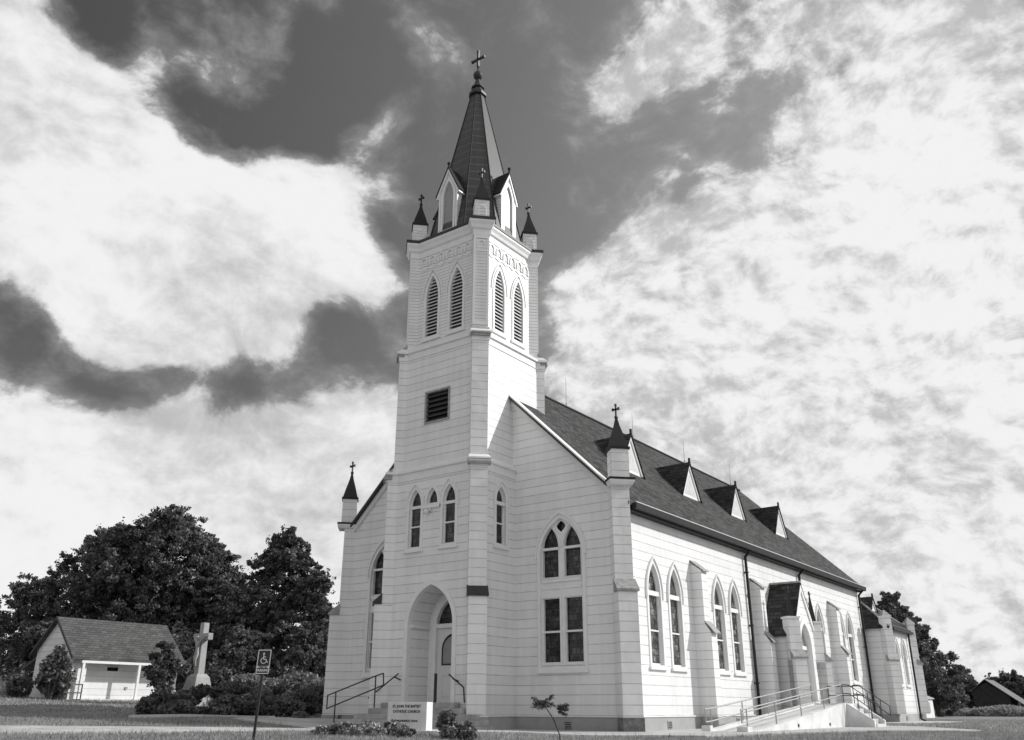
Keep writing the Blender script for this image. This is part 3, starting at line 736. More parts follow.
# gable coping: light flashing on top, dark drip line and white board in front
for s in (1, -1):
    x0, x1 = 1.9, 6.02
    def Z(x, d): return rake(x)+d
    q = MB()
    q.hexa([(s*x0,-.24,Z(x0,.01)),(s*x1,-.24,Z(x1,.01)),(s*x1,-.24,Z(x1,.07)),(s*x0,-.24,Z(x0,.07))], [(s*x0,.12,Z(x0,.01)),(s*x1,.12,Z(x1,.01)),(s*x1,.12,Z(x1,.07)),(s*x0,.12,Z(x0,.07))])
    q.build('gable_flashing', M_TRIM if s > 0 else M_FLASH, church)
    q = MB()
    q.hexa([(s*x0,-.26,Z(x0,-.09)),(s*x1,-.26,Z(x1,-.09)),(s*x1,-.26,Z(x1,.008)),(s*x0,-.26,Z(x0,.008))], [(s*x0,.0,Z(x0,-.09)),(s*x1,.0,Z(x1,-.09)),(s*x1,.0,Z(x1,.008)),(s*x0,.0,Z(x0,.008))])
    q.build('drip_edge', M_DARK, church)
    q = MB()
    q.hexa([(s*x0,-.10,Z(x0,-.32)),(s*x1,-.10,Z(x1,-.32)),(s*x1,-.10,Z(x1,-.092)),(s*x0,-.10,Z(x0,-.092))], [(s*x0,.0,Z(x0,-.32)),(s*x1,.0,Z(x1,-.32)),(s*x1,.0,Z(x1,-.092)),(s*x0,.0,Z(x0,-.092))])
    q.build('rake_board', M_TRIM, church)
for s in (1, -1):
    q = MB(); ze = rake(XE)
    q.hexa([(s*(XE-.02),.3,ze-.21),(s*(XE+.13),.3,ze-.21),(s*(XE+.15),.3,ze-.01),(s*(XE-.02),.3,ze-.01)], [(s*(XE-.02),NL+.2,ze-.21),(s*(XE+.13),NL+.2,ze-.21),(s*(XE+.15),NL+.2,ze-.01),(s*(XE-.02),NL+.2,ze-.01)])
    q.build('gutter', M_GUT, church)
    q = MB(); q.hexa([(s*(XE+.12),.3,ze-.008),(s*(XE+.155),.3,ze-.008),(s*(XE+.155),.3,ze+.02),(s*(XE+.12),.3,ze+.02)], [(s*(XE+.12),NL+.2,ze-.008),(s*(XE+.155),NL+.2,ze-.008),(s*(XE+.155),NL+.2,ze+.02),(s*(XE+.12),NL+.2,ze+.02)])
    q.build('gutter_rim', M_LOUV, church)
    q = MB(); q.box(min(s*(NW+.002),s*(XE-.022)), max(s*(NW+.002),s*(XE-.022)), .3, NL+.1, ze-.27, ze-.215); q.build('soffit', M_GUT, church)
    for y in (10.25, 16.75, 26.45):
        q = MB(); q.tube((s*(XE+.02),y,ze-.21),(s*(NW+.10),y,ze-.45),.055); q.tube((s*(NW+.10),y,ze-.43),(s*(NW+.10),y,.12),.062); q.tube((s*(NW+.10),y,.13),(s*(NW+.32),y,.04),.06)
        d = q.build('downspout', M_GUT, church, smooth=False)
        q = MB()
        for z in (1.6, 3.8, 5.9): q.box(min(s*NW,s*(NW+.17)),max(s*NW,s*(NW+.17)),y-.085,y+.085,z,z+.04)
        q.build('bracket', M_GUT, d)
q = MB(); q.tube((NW+.05,.30,6.85),(NW+.05,.34,3.9),.03); q.tube((NW+.05,.33,3.92),(NW+.02,.44,.5),.03); q.build('conduit', M_GUT, church)
for y in (6.85, 13.1, 19.05, 25.5):
    q = MB(); q.tube((0,y,rake(0)),(0,y,rake(0)+1.42),.018,.008,6); q.sphere((0,y,rake(0)+.18),.05,6); q.build('lightning_rod', M_FLASH, church)
# ---- roof dormers
def dormer(x, yc, hwd, za, sg=1, zr=None, par=church, rk=rake, nm='roof_dormer', rm=M_ROOFX):
    zr = rk(x) if zr is None else zr
    xb = None
    # back point where the dormer ridge meets the roof
    lo, hi = 0., x
    for _ in range(40):
        m_ = (lo+hi)/2
        if rk(m_) > za: lo = m_
        else: hi = m_
    xb = lo
    f = MB(); f.hexa([(sg*x,yc-hwd,zr),(sg*x,yc+hwd,zr),(sg*x,yc,za)], [(sg*(x-.06),yc-hwd,zr),(sg*(x-.06),yc+hwd,zr),(sg*(x-.06),yc,za)])
    o = f.build(nm, M_TRIM, par)
    r = MB(); xo = x+.10
    for s in (-1, 1):
        a = [(sg*xo,yc+s*(hwd+.05),zr-.06),(sg*xo,yc,za+.07),(sg*(xb-.05),yc,za+.05),(sg*(x-.12),yc+s*(hwd+.04),zr-.02)]
        b = [(p[0],p[1]-s*.0,p[2]-.05) for p in a]
        r.hexa(a, b)
    r.build('roof', rm, o)
    t = MB(); c = MB()
    k = .62
    zi = zr+.12; hi_ = hwd*k
    t.hexa([(sg*(x+.004),yc-hi_,zi),(sg*(x+.004),yc+hi_,zi),(sg*(x+.004),yc,zi+(za-zr)*k)], [(sg*(x-.02),yc-hi_,zi),(sg*(x-.02),yc+hi_,zi),(sg*(x-.02),yc,zi+(za-zr)*k)])
    t.build('panel', M_LOUV, o)
    t = MB()
    for s in (-1, 1):
        A = [(yc+s*(hwd-.02),zr+.01),(yc,za-.03),(yc,za-.20),(yc+s*(hwd-.14),zr+.01)]
        t.hexa([(sg*(x+.05),*p) for p in A], [(sg*(x+.002),*p) for p in A])
    t.build('bargeboard', M_TRIM, o)
    t = MB(); t.box(min(sg*(x+.02),sg*(x+.1)),max(sg*(x+.02),sg*(x+.1)),yc-.04,yc+.04,za,za+.24); t.build('finial', M_GUT, o)
    return o
for y in (4.65, 9.96, 15.1, 20.9):
    for s in (1, -1): dormer(4.34, y, .93, 10.80, s)

# ---- side buttresses
def side_butt(y, s=1, h=.24):
    m = MB()
    x0, xu, xl = NW-.05, NW+.41, NW+.62
    m.hexa([(s*x0,y-h,WT),(s*xl,y-h,WT),(s*xl,y-h,3.18),(s*xu,y-h,3.50),(s*xu,y-h,5.36),(s*x0,y-h,5.70)], [(s*x0,y+h,WT),(s*xl,y+h,WT),(s*xl,y+h,3.18),(s*xu,y+h,3.50),(s*xu,y+h,5.36),(s*x0,y+h,5.70)])
    o = m.build('side_buttress', M_SIDE, church)
    f = MB(); f.box(min(s*x0,s*(xl+.03)), max(s*x0,s*(xl+.03)), y-h-.03, y+h+.03, -.3, WT-.002); f.build('base', M_FOUND, o)
    g = h+.03
    for (xa, za), (xb, zb) in (((x0+.06,5.76),(xu+.09,5.36)), ((xu+.003,3.60),(xl+.14,3.20))):
        c = MB(); c.hexa([(s*xa,y-g,za),(s*xb,y-g,zb),(s*xb,y-g,zb-.035),(s*xa,y-g,za-.045)], [(s*xa,y+g,za),(s*xb,y+g,zb),(s*xb,y+g,zb-.035),(s*xa,y+g,za-.045)])
        c.build('cap', M_CAP, o)
for y in (5.30, 10.98, 16.1, 21.1):
    side_butt(y); side_butt(y, -1)

# ---- side porch
PC, PXF, PHW = 13.05, 7.62, 1.42
def prake(y): return 5.70-abs(y-PC)*1.46
q = MB(); dw = (PC-.05,.62,.95,3.10,4.02)
wall(q, FX(PXF), lambda z: PC-min(PHW,(5.62-z)/1.46), lambda z: PC+min(PHW,(5.62-z)/1.46), WT, 5.58, [mid(*dw)], extra=(5.62-1.46*PHW,))
for s in (-1, 1): q.face([(NW,PC+s*PHW,WT),(PXF,PC+s*PHW,WT),(PXF,PC+s*PHW,3.55),(NW,PC+s*PHW,3.55)])
q.build('porch_wall', M_SIDE, church)
q = MB(); q.box(NW, PXF+.03, PC-PHW-.03, PC+PHW+.03, -.3, WT-.001); q.build('foundation', M_FOUND, church)
q = MB()
for s in (-1, 1):
    A = [(0,5.74),(s*1.53,5.74-1.53*1.46),(s*1.53,5.66-1.53*1.46),(0,5.64)]
    q.hexa([(NW+.0,PC+a,z) for a,z in A], [(PXF+.06,PC+a,z) for a,z in A])
q.build('porch_roof', M_ROOFX, church)
q = MB(); q.box(NW,PXF+.07,PC-.07,PC+.07,5.70,5.78); q.build('porch_ridge', M_CAP, church)
q = MB()
for s in (-1, 1):
    A = [(0,5.63),(s*1.51,5.63-1.51*1.46),(s*1.43,5.47-1.51*1.46),(0,5.38)]
    q.hexa([(PXF+.0,PC+a,z) for a,z in A], [(PXF+.055,PC+a,z) for a,z in A])
q.build('bargeboard', M_TRIM, church)
w = MB(); w.ring(FX(PXF), lance(*dw), lance(dw[0],.80,.90,3.10,4.30), .05, -.30); w = w.build('porch_door_surround', M_TRIM, church)
g = MB(); g.solid_poly(FX(PXF-.2), lance(dw[0],.6,3.12,3.14,4.0), 0, -.03); g.build('transom_light', M_FROST, w)
g = MB(); g.bar(FX(PXF-.2), dw[0]-.6, dw[0]+.6, 2.98, 3.13, -.04, .07); g.build('transom_bar', M_TRIM, w)
g = MB(); g.bar(FX(PXF-.22), dw[0]-.6, dw[0]+.6, .95, 2.98, -.04, .0); g.bar(FX(PXF-.22), dw[0]-.45, dw[0]+.45, 1.9, 2.8, 0, .015); g.build('side_door', mat('side_door_paint', .36, .4), w)
for s, k in ((-1, 0), (1, 1)):
    cen = (PXF-1.0, PC+s*(PHW-1.0)) if s < 0 else (PXF-1.0, PC+(PHW-1.0))
    kk = 0 if s < 0 else 1
    butts(1.0, .42, WT, 2.52, M_SIDE, 'porch_buttress', .50, cen, (kk,))
    cap(1.0, .42, .18, 2.62, 2.92, M_CAP, kk, .05, .50, cen)
    px, py = PXF-.06, PC+s*(PHW-.06)
    q = MB(); dbox(q, px, py, .25, WT, 4.13); q.build('porch_buttress', M_SIDE, church)
    q = MB(); dbox(q, px, py, .29, 4.131, 4.20); q.build('pinnacle_ledge', M_TRIM, church)
    c = MB(); dbox(c, px, py, .12, 4.20, 5.15, .03); c.sphere((px,py,5.18),.05,8); c.box(px-.025,px+.025,py-.025,py+.025,5.15,5.48); c.box(px-.025,px+.025,py-.12,py+.12,5.34,5.39)
    c.build('spirelet', M_GUT, church)
q = MB(); q.box(PXF-.35,PXF-.02, dw[0]-.6, dw[0]+.6, .80,.95); q.build('threshold', M_CONC, church)

# ---- sanctuary wing behind the nave
AX, AY0, AY1, AZ = 7.50, 26.9, 32.1, 4.88
aw = [(29.25-.74,.36,1.95,3.50,4.22),(29.25+.80,.36,1.95,3.50,4.22)]
for P in (FX(AX), BX(AX)):
    q = MB(); wall(q, P, const(AY0), const(AY1), WT, AZ, [mid(*a) for a in aw]); q.build('sanctuary_wall', M_SIDE, church)
    for a in aw: lancet_window(church, P, *a, dep=.2, bars=((3.48,.12),(2.8,.05)), glass=M_GLASS_S)
for P in (FY(-AY0), BY(AY1)):
    q = MB(); wall(q, P, const(-AX), const(AX), WT, AZ); q.build('sanctuary_wall', M_SIDE, church)
q = MB(); q.box(-AX-.03,AX+.03,AY0-.03,AY1+.03,-.3,WT-.001); q.build('foundation', M_FOUND, church)
q = MB(); e = .24; z0 = AZ-.02; rs = .86; mY = (AY0+AY1)/2; hh = (AY1-AY0)/2+e
c4 = [(-AX-e,AY0-e),(AX+e,AY0-e),(AX+e,AY1+e),(-AX-e,AY1+e)]
rd = [(-AX-e+hh,mY),(AX+e-hh,mY)]
zt = z0+hh*rs
q.face([(*c4[0],z0),(*c4[1],z0),(*rd[1],zt),(*rd[0],zt)]); q.face([(*c4[2],z0),(*c4[3],z0),(*rd[0],zt),(*rd[1],zt)]); q.face([(*c4[1],z0),(*c4[2],z0),(*rd[1],zt)]); q.face([(*c4[3],z0),(*c4[0],z0),(*rd[0],zt)])
q.face([(*p,z0-.08) for p in c4])
for i in range(4): q.face([(*c4[i],z0),(*c4[(i+1)%4],z0),(*c4[(i+1)%4],z0-.08),(*c4[i],z0-.08)])
q.build('sanctuary_roof', M_ROOFX, church)
for a, b in ((1,1),(2,1),(0,0),(3,0)):
    q = MB(); q.tube((*c4[a],z0+.03),(*rd[b],zt+.03),.055,n=6); q.build('hip_cap', M_CAP, church)
q = MB()
for s in (1,-1): q.box(min(s*(AX+e-.02),s*(AX+e+.1)),max(s*(AX+e-.02),s*(AX+e+.1)),AY0+.4,AY1-.4,z0-.14,z0-.02)
q.build('gutter', M_GUT, church)
def ark(x): return z0+(AX+e-abs(x))*rs
dormer(6.55, 28.6, .62, 6.62, 1, par=church, rk=ark)
for k, cen in ((0,(AX-1.5,AY0+1.5)),(1,(AX-1.5,AY1-1.5))):
    butts(1.5,.36,WT,3.04,M_SIDE,'corner_buttress',.50,cen,(k,)); cap(1.5,.36,.10,3.14,3.40,M_CAP,k,.04,.50,cen)
    px = AX+.02; py = AY0-.02 if k == 0 else AY1+.02
    q = MB(); dbox(q, px, py, .23, WT, 5.36); dbox(q, px, py, .26, 5.361, 5.42); q.build('pinnacle', M_SIDE, church)
    q = MB(); dbox(q, px, py, .26, 5.42, 5.74, .02); q.build('pinnacle_roof', M_CAP, church)
q = MB(); q.tube((AX+.12,31.3,z0-.1),(AX+.10,31.3,.15),.055); q.tube((AX+.10,31.3,.16),(AX+.35,31.3,.06),.05); q.build('downspout', M_GUT, church)
vent(FX(AX), 28.4, .22)

# ------------------------------------------------------------------ front steps
st = thing('front_steps', 'grey concrete steps spreading out below the arched front door', 'steps', (0,-2.6,0))
fr = [-2.45,-2.70,-2.97,-3.24,-3.52]; rx = [1.50,1.98,2.44,2.66,2.9]; lx = [-1.62,-1.95,-2.32,-2.72,-3.08]
for k in range(5):
    q = MB(); q.box(lx[k], rx[k], fr[k], -T1-.02+.0, -.2 if k == 4 else .85-.17*(k+1)+.001, .85-.17*k-(0 if k else .004))
    o = q.build('step', M_STEP, st, bevel=.012)
def rail(par, pts, r=.022, m=M_RAIL, name='handrail'):
    q = MB()
    for a, b in pts: q.tube(a, b, r); 
    for a, b in pts: q.sphere(a, r*1.02, 8); q.sphere(b, r*1.02, 8)
    return q.build(name, m, par)
y = -2.95
tag(rail(st, [((-3.66,y,1.08),(-1.30,y,1.70)),((-1.30,y,1.70),(-1.08,y,1.74)),((-1.08,y,1.74),(-1.05,y,1.38)),((-3.66,y,1.08),(-3.66,y,.66)),((-3.66,y,.66),(-1.05,y,1.38)),((-3.26,y,1.18),(-3.26,y,.05)),((-1.42,y,1.66),(-1.42,y,.70))]), 'free standing pipe handrail left of the front steps')
yy = -2.36
tag(rail(st, [((-2.30,yy,1.00),(-.98,yy,1.74)),((-2.0,yy,1.15),(-2.0,-T1-.12,1.08)),((-1.12,yy,1.64),(-1.12,-T1,1.56))], .024), 'short wall handrail left of the arched door')
tag(rail(st, [((1.24,yy,1.68),(1.50,yy,1.50)),((1.50,yy,1.50),(1.84,yy,1.29)),((1.84,yy,1.29),(1.88,yy,.86)),((1.40,yy,1.55),(1.40,-T1,1.48))], .024), 'short wall handrail right of the arched door')
q = MB(); q.box(.66,.72,-2.42,-2.34,.84,1.72); tag(q.build('handrail_post', M_RAIL, st), 'dark upright handrail post before the arched door')

# ------------------------------------------------------------------ side ramp
rp = thing('access_ramp', 'white concrete wheelchair ramp with pipe railings rising to the side porch', 'ramp', (8.7,7,0))
XI, XO, Y0, Y1, YE, ZL = 8.05, 9.42, 1.9, 11.45, 14.3, .90
q = MB(); q.hexa([(XO-.2,Y0,-.1),(XO,Y0,-.1),(XO,Y0,.03),(XO-.2,Y0,.03)], [(XO-.2,Y1,-.1),(XO,Y1,-.1),(XO,Y1,ZL),(XO-.2,Y1,ZL)])
tag(q.build('outer_wall', M_CONCW, rp), None)
q = MB(); q.hexa([(XI,Y0-.2,-.1),(XI+.18,Y0-.2,-.1),(XI+.18,Y0-.2,.10),(XI,Y0-.2,.10)], [(XI,Y1,-.1),(XI+.18,Y1,-.1),(XI+.18,Y1,ZL+.02),(XI,Y1,ZL+.02)]); q.build('inner_wall', M_CONCW, rp)
q = MB(); q.hexa([(XI+.181,Y0,-.1),(XO-.201,Y0,-.1),(XO-.201,Y0,.02),(XI+.181,Y0,.02)], [(XI+.181,Y1,-.1),(XO-.201,Y1,-.1),(XO-.201,Y1,ZL-.06),(XI+.181,Y1,ZL-.06)]); q.build('ramp_surface', M_CONC, rp)
q = MB(); q.box(7.66, XO, Y1+.001, YE, -.1, ZL-.02); q.build('landing', M_CONCW, rp)
q = MB(); q.box(XO-.30,XO-.02+.06,Y0-.45,Y0-.05,-.05,.19); q.build('end_block', M_CONCW, rp, bevel=.01)
q = MB(); q.box(XI-.06,XI+.22,Y0-.42,Y0-.205,-.05,.21); q.build('end_block', M_CONCW, rp, bevel=.01)
for k in range(4):
    q = MB(); q.box(XO+.001+.25*k, XO+.25*(k+1), Y1+.16, 12.85, -.1, ZL-.02-.18*(k+1)); q.build('step', M_CONC, rp)
for ya in (Y1, 12.86):
    q = MB(); q.hexa([(XO+.0005,ya,-.1),(10.38,ya,-.1),(10.38,ya,.28),(XO+.0005,ya,ZL)], [(XO+.0005,ya+.155,-.1),(10.38,ya+.155,-.1),(10.38,ya+.155,.28),(XO+.0005,ya+.155,ZL)])
    q.build('cheek_wall', M_CONCW, rp)
q = MB()
for y in (5.9, 9.2): q.box(XO+.001, XO+.02, y-.05, y+.05, .12, .22)
q.build('weep_hole', M_DARK, rp)
def zr_(y): return .03+(ZL-.03)*(y-Y0)/(Y1-Y0)
def two_rail(x, ya, yb, ext, posts, h=.66, h2=.30):
    seg = [((x,ya,zr_(ya)+h),(x,yb,zr_(yb)+h)), ((x,ya,zr_(ya)+h2),(x,yb,zr_(yb)+h2))]
    if ext: seg += [((x,ya-.4,zr_(ya)+h-.02),(x,ya,zr_(ya)+h)), ((x,ya-.4,zr_(ya)+h2-.02),(x,ya,zr_(ya)+h2)), ((x,ya-.4,zr_(ya)+h-.02),(x,ya-.4,zr_(ya)+h2-.02))]
    for p in posts: seg.append(((x,p,zr_(p)-.02),(x,p,zr_(p)+h)))
    return seg
s1 = two_rail(XI+.09, Y0, Y1, True, (Y0,4.4,6.7,9.1,Y1))
s1 += [((XI+.09,Y1,ZL+.66),(XI+.09,YE,ZL+.66)),((XI+.09,Y1,ZL+.30),(XI+.09,YE,ZL+.30)),((XI+.09,YE,ZL),(XI+.09,YE,ZL+.66))]
tag(rail(rp, s1[:len(s1)-3], .022, M_RAILG, 'railing'), 'railing along the church side of the ramp')
s2 = two_rail(XO-.1, Y0-.1, Y1, True, (Y0-.1,4.2,6.6,9.1,Y1-.1))
tag(rail(rp, s2, .022, M_RAILG, 'railing'), 'railing along the outer side of the ramp')
s3 = []
for ya in (Y1+.08, 12.93):
    s3 += [((XO-.1,ya,ZL+.66),(XO+.15,ya,ZL+.64)),((XO+.15,ya,ZL+.64),(10.62,ya,.80)),((XO-.1,ya,ZL+.34),(XO+.15,ya,ZL+.32)),((XO+.15,ya,ZL+.32),(10.62,ya,.45)),((10.62,ya,.80),(10.62,ya,.45)),
           ((XO-.1,ya,ZL),(XO-.1,ya,ZL+.66)),((9.85,ya,.6),(9.85,ya,1.28)),((10.3,ya,.28),(10.3,ya,1.0))]
s3 += [((XO-.1,12.93,ZL+.66),(XO-.1,YE,ZL+.66)),((XO-.1,12.93,ZL+.30),(XO-.1,YE,ZL+.30)),((XO-.1,YE,ZL),(XO-.1,YE,ZL+.66)),((XO-.1,YE,ZL+.66),(7.9,YE,ZL+.66)),((XO-.1,YE,ZL+.3),(7.9,YE,ZL+.3)),((7.9,YE,ZL),(7.9,YE,ZL+.66))]
half = 8
tag(rail(rp, s3[:8], .017, M_RAIL, 'stair_railing'), 'dark railing on the near side of the ramp stairs'); tag(rail(rp, s3[8:], .017, M_RAIL, 'stair_railing'), 'dark railing on the far side of the ramp stairs and around the landing')

# ------------------------------------------------------------------ text helper
def text(name, body, size, M, m, par, ext=.004, sx=1., align='CENTER'):
    cu = bpy.data.curves.new('t', 'FONT'); cu.body = body; cu.size = size; cu.align_x = align; cu.align_y = 'CENTER'; cu.extrude = ext; cu.offset = .002
    o = bpy.data.objects.new('t', cu); COL.objects.link(o)
    bpy.context.view_layer.update()
    me = bpy.data.meshes.new_from_object(o.evaluated_get(bpy.context.evaluated_depsgraph_get()))
    bpy.data.objects.remove(o); bpy.data.curves.remove(cu)
    me.transform(M @ Matrix.Diagonal((sx,1,1,1))); me.name = name; me.materials.clear(); me.materials.append(m)
    ob = bpy.data.objects.new(name, me); COL.objects.link(ob); put(ob, par); return ob
# ------------------------------------------------------------------ church sign stone
sg = thing('church_sign', 'low pale stone sign slab lettered with the church name before the front steps', 'sign', (4.87,-8.05,.1))
q = MB(); q.box(4.24,5.50,-8.2,-7.98,.10,.82); q.build('slab', M_SIGNST, sg, bevel=.008)
q = MB(); q.box(4.12,5.95,-8.30,-7.90,.0,.20); q.build('plinth', M_SIGNST, sg, bevel=.01)
RX = Matrix.Rotation(R(90), 4, 'X')
for body, z, sz, sx in (('ST. JOHN THE BAPTIST', .725, .085, 1.05), ('CATHOLIC CHURCH', .61, .085, 1.1), ('AMMANNSVILLE, TEXAS', .40, .062, 1.1)):
    text('inscription', body, sz, Matrix.Translation((4.86,-8.203,z)) @ RX, M_LETTER, sg, sx=sx)

# ------------------------------------------------------------------ disabled parking sign
ps = thing('parking_sign', 'dark disabled parking sign with wheelchair symbol on a thin black pole', 'sign', (5.53,-13.04,0))
B = Vector((5.445,-13.10,0)); ang = R(31)
ux = Vector((math.cos(ang), math.sin(ang), 0)); un = Vector((math.sin(ang), -math.cos(ang), 0))   # sign width / facing
lean = Vector((0.035, .02, 1)).normalized()
def PS(s, z, d): return tuple(B + ux*s + lean*z + un*d)
q = MB(); q.bar(PS, -.022, .022, -.4, 1.74, -.025, .012); q.build('pole', M_RAIL, ps)
def rrect(w, h, r, n=5):
    p = []
    for cx, cy, a0 in ((w-r,h-r,0),(-w+r,h-r,90),(-w+r,-h+r,180),(w-r,-h+r,270)):
        for k in range(n+1):
            t = R(a0+90*k/n); p.append((cx+r*math.cos(t), cy+r*math.sin(t)))
    return p
zc = 1.535; Wd, Hd = .138, .232
q = MB(); q.solid_poly(PS, [(a,b+zc) for a,b in rrect(Wd,Hd,.025)], .018, .013); pl = q.build('sign_panel', M_SIGNBL, ps)
q = MB(); q.ring(PS, [(a,b+zc) for a,b in rrect(Wd-.022,Hd-.022,.015)], [(a,b+zc) for a,b in rrect(Wd-.006,Hd-.006,.02)], .0205, .018, back=.018)
q.bar(PS, -.12, .12, zc-.115, zc-.080, .018, .0207); q.build('border', M_WHITE, pl)
q = MB()
def stroke(pts, w):
    for (a, b), (c, d) in zip(pts, pts[1:]):
        L_ = math.hypot(c-a, d-b); nx, ny = -(d-b)/L_*w/2, (c-a)/L_*w/2
        q.hexa([PS(a+nx,b+ny,.018),PS(c+nx,d+ny,.018),PS(c-nx,d-ny,.018),PS(a-nx,b-ny,.018)], [PS(a+nx,b+ny,.0213),PS(c+nx,d+ny,.0213),PS(c-nx,d-ny,.0213),PS(a-nx,b-ny,.0213)])
zs_ = zc+.045
q.solid_poly(PS, [(-.012+.019*math.cos(t),zs_+.105+.019*math.sin(t)) for t in [2*math.pi*k/14 for k in range(14)]], .0213, .018)
stroke([(-.012,zs_+.085),(-.006,zs_+.0),(.045,zs_+.0),(.068,zs_-.055),(.088,zs_-.05)], .017); stroke([(-.010,zs_+.045),(.036,zs_+.045)], .014)
stroke([(-.002+.056*math.cos(R(t)), zs_-.022+.056*math.sin(R(t))) for t in range(105, 341, 18)], .014)
q.build('wheelchair_symbol', M_WHITE, pl)
MS = Matrix((( ux.x, lean.x, un.x, 0), (ux.y, lean.y, un.y, 0), (ux.z, lean.z, un.z, 0), (0,0,0,1)))
def on_sign(z, d): return Matrix.Translation(PS(0, z, d)) @ MS
text('lettering', 'RESERVED', .034, on_sign(zc-.099,.0207), M_SIGNBL, pl, ext=.001, sx=1.1)
text('lettering', 'PARKING', .062, on_sign(zc-.163,.018), M_WHITE, pl, ext=.002)

# ------------------------------------------------------------------ stone cross
cr0 = (-18.9,2.5); gz = T(*cr0)
cx_, cy_ = cr0
mo = thing('stone_crucifix', 'tall grey stone cross with a carved figure on a stepped pedestal among shrubs', 'monument', (cx_,cy_,gz))
q = MB()
def fr_box(h0, h1, z0, z1): q.hexa([(cx_-h0,cy_-h0,z0),(cx_+h0,cy_-h0,z0),(cx_+h0,cy_+h0,z0),(cx_-h0,cy_+h0,z0)], [(cx_-h1,cy_-h1,z1),(cx_+h1,cy_-h1,z1),(cx_+h1,cy_+h1,z1),(cx_-h1,cy_+h1,z1)])
fr_box(.80,.78,gz-.2,1.12); fr_box(.62,.60,1.12,1.42); fr_box(.60,.50,1.42,1.56); fr_box(.48,.38,1.56,2.06); fr_box(.38,.26,2.06,2.22)
q.build('pedestal', M_STONE, mo, bevel=.015)
q = MB(); fr_box(.18,.15,2.22,4.63); q.build('shaft', M_STONE, mo, bevel=.015)
for s_ in (-1, 1):
    q = MB(); q.box(min(cx_+s_*.166,cx_+s_*.58),max(cx_+s_*.166,cx_+s_*.58),cy_-.14,cy_+.14,3.80,4.12); q.build('cross_arm', M_STONE, mo, bevel=.015)
# carved figure (one continuous mesh)
def skin_fig():
    pts = {'pel':(0,-.05,2.72,.085),'bel':(0,-.06,2.86,.075),'che':(0,-.07,3.04,.10),'nek':(0,-.09,3.20,.045),'hed':(.03,-.13,3.30,.075),'top':(.04,-.13,3.38,.06),
           'sl':(-.13,-.05,3.16,.05),'el':(-.28,-.03,3.29,.035),'hl':(-.43,-.02,3.40,.028),'sr':(.13,-.05,3.16,.05),'er':(.28,-.03,3.29,.035),'hr':(.43,-.02,3.40,.028),
           'pl':(-.05,-.06,2.66,.07),'kl':(-.035,-.13,2.42,.052),'fl':(-.01,-.06,2.16,.036),'tl':(-.01,-.12,2.08,.03),'pr':(.05,-.06,2.66,.07),'kr':(.035,-.13,2.42,.052),'fr':(.02,-.07,2.17,.036)}
    ed = [('pel','bel'),('bel','che'),('che','nek'),('nek','hed'),('hed','top'),('che','sl'),('sl','el'),('el','hl'),('che','sr'),('sr','er'),('er','hr'),('pel','pl'),('pl','kl'),('kl','fl'),('fl','tl'),('pel','pr'),('pr','kr'),('kr','fr')]
    ks = list(pts); me = bpy.data.meshes.new('carved_figure')
    me.from_pydata([(cx_+pts[k][0]*1.2, cy_-.19+pts[k][1]*1.2, (pts[k][2]-3.39)*1.2+4.0) for k in ks], [(ks.index(a), ks.index(b)) for a, b in ed], [])
    o = bpy.data.objects.new('carved_figure', me); COL.objects.link(o)
    sk = o.modifiers.new('skin','SKIN'); su = o.modifiers.new('sub','SUBSURF'); su.levels = su.render_levels = 2
    for i, k in enumerate(ks): me.skin_vertices[0].data[i].radius = (pts[k][3]*1.15,)*2
    me.skin_vertices[0].data[0].use_root = True
    bpy.context.view_layer.update()
    m2 = bpy.data.meshes.new_from_object(o.evaluated_get(bpy.context.evaluated_depsgraph_get()))
    bpy.data.objects.remove(o); m2.materials.clear(); m2.materials.append(M_STONE); m2.polygons.foreach_set('use_smooth', [True]*len(m2.polygons))
    ob = bpy.data.objects.new('carved_figure', m2); COL.objects.link(ob); put(ob, mo)
skin_fig()

# ------------------------------------------------------------------ shed on the left
sd = thing('outbuilding', 'small white gabled outbuilding with shingled roof and a front porch', 'building', (-26,1.8,T(-26,1.8)))
gy0, gy1 = -1.05, 4.85; xr, xe, xb = -26.2, -24.05, -28.15; zrg, zef, zeb = 5.05, 3.10, 3.38; gb = .6
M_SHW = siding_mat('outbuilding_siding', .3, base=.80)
q = MB(); Pg = FY(-gy0)
sl_f = (zrg-zef)/(xe-xr); sl_b = (zrg-zeb)/(xr-xb)
for yy_ in (gy0, gy1):
    q.face([(xb+.15,yy_,gb),(xe-.2,yy_,gb),(xe-.2,yy_,zef+.12),(xr,yy_,zrg-.08),(xb+.15,yy_,zeb+.05)])
q.face([(xb+.15,gy0,gb),(xb+.15,gy1,gb),(xb+.15,gy1,zeb+.05),(xb+.15,gy0,zeb+.05)])
yq = -.30
q.face([(xe-.2,gy0,gb),(xe-.2,yq,gb),(xe-.2,yq,zef+.12),(xe-.2,gy0,zef+.12)]); q.face([(xe-.2,yq,gb),(xe-.95,yq,gb),(xe-.95,yq,zef+.6),(xe-.2,yq,zef+.12)])
q.face([(xe-.95,yq,gb),(xe-.95,gy1,gb),(xe-.95,gy1,zef+.6),(xe-.95,yq,zef+.6)])
q.build('wall', M_SHW, sd)
q = MB()
for (xa, za), (xc, zc_) in (((xr,zrg),(xe+.12,zef-.12*sl_f)), ((xr,zrg),(xb-.12,zeb-.12*sl_b))):
    q.hexa([(xa,gy0-.22,za),(xc,gy0-.22,zc_),(xc,gy0-.22,zc_-.09),(xa,gy0-.22,za-.09)], [(xa,gy1+.22,za),(xc,gy1+.22,zc_),(xc,gy1+.22,zc_-.09),(xa,gy1+.22,za-.09)])
rf = q.build('roof', M_SHEDROOF, sd)
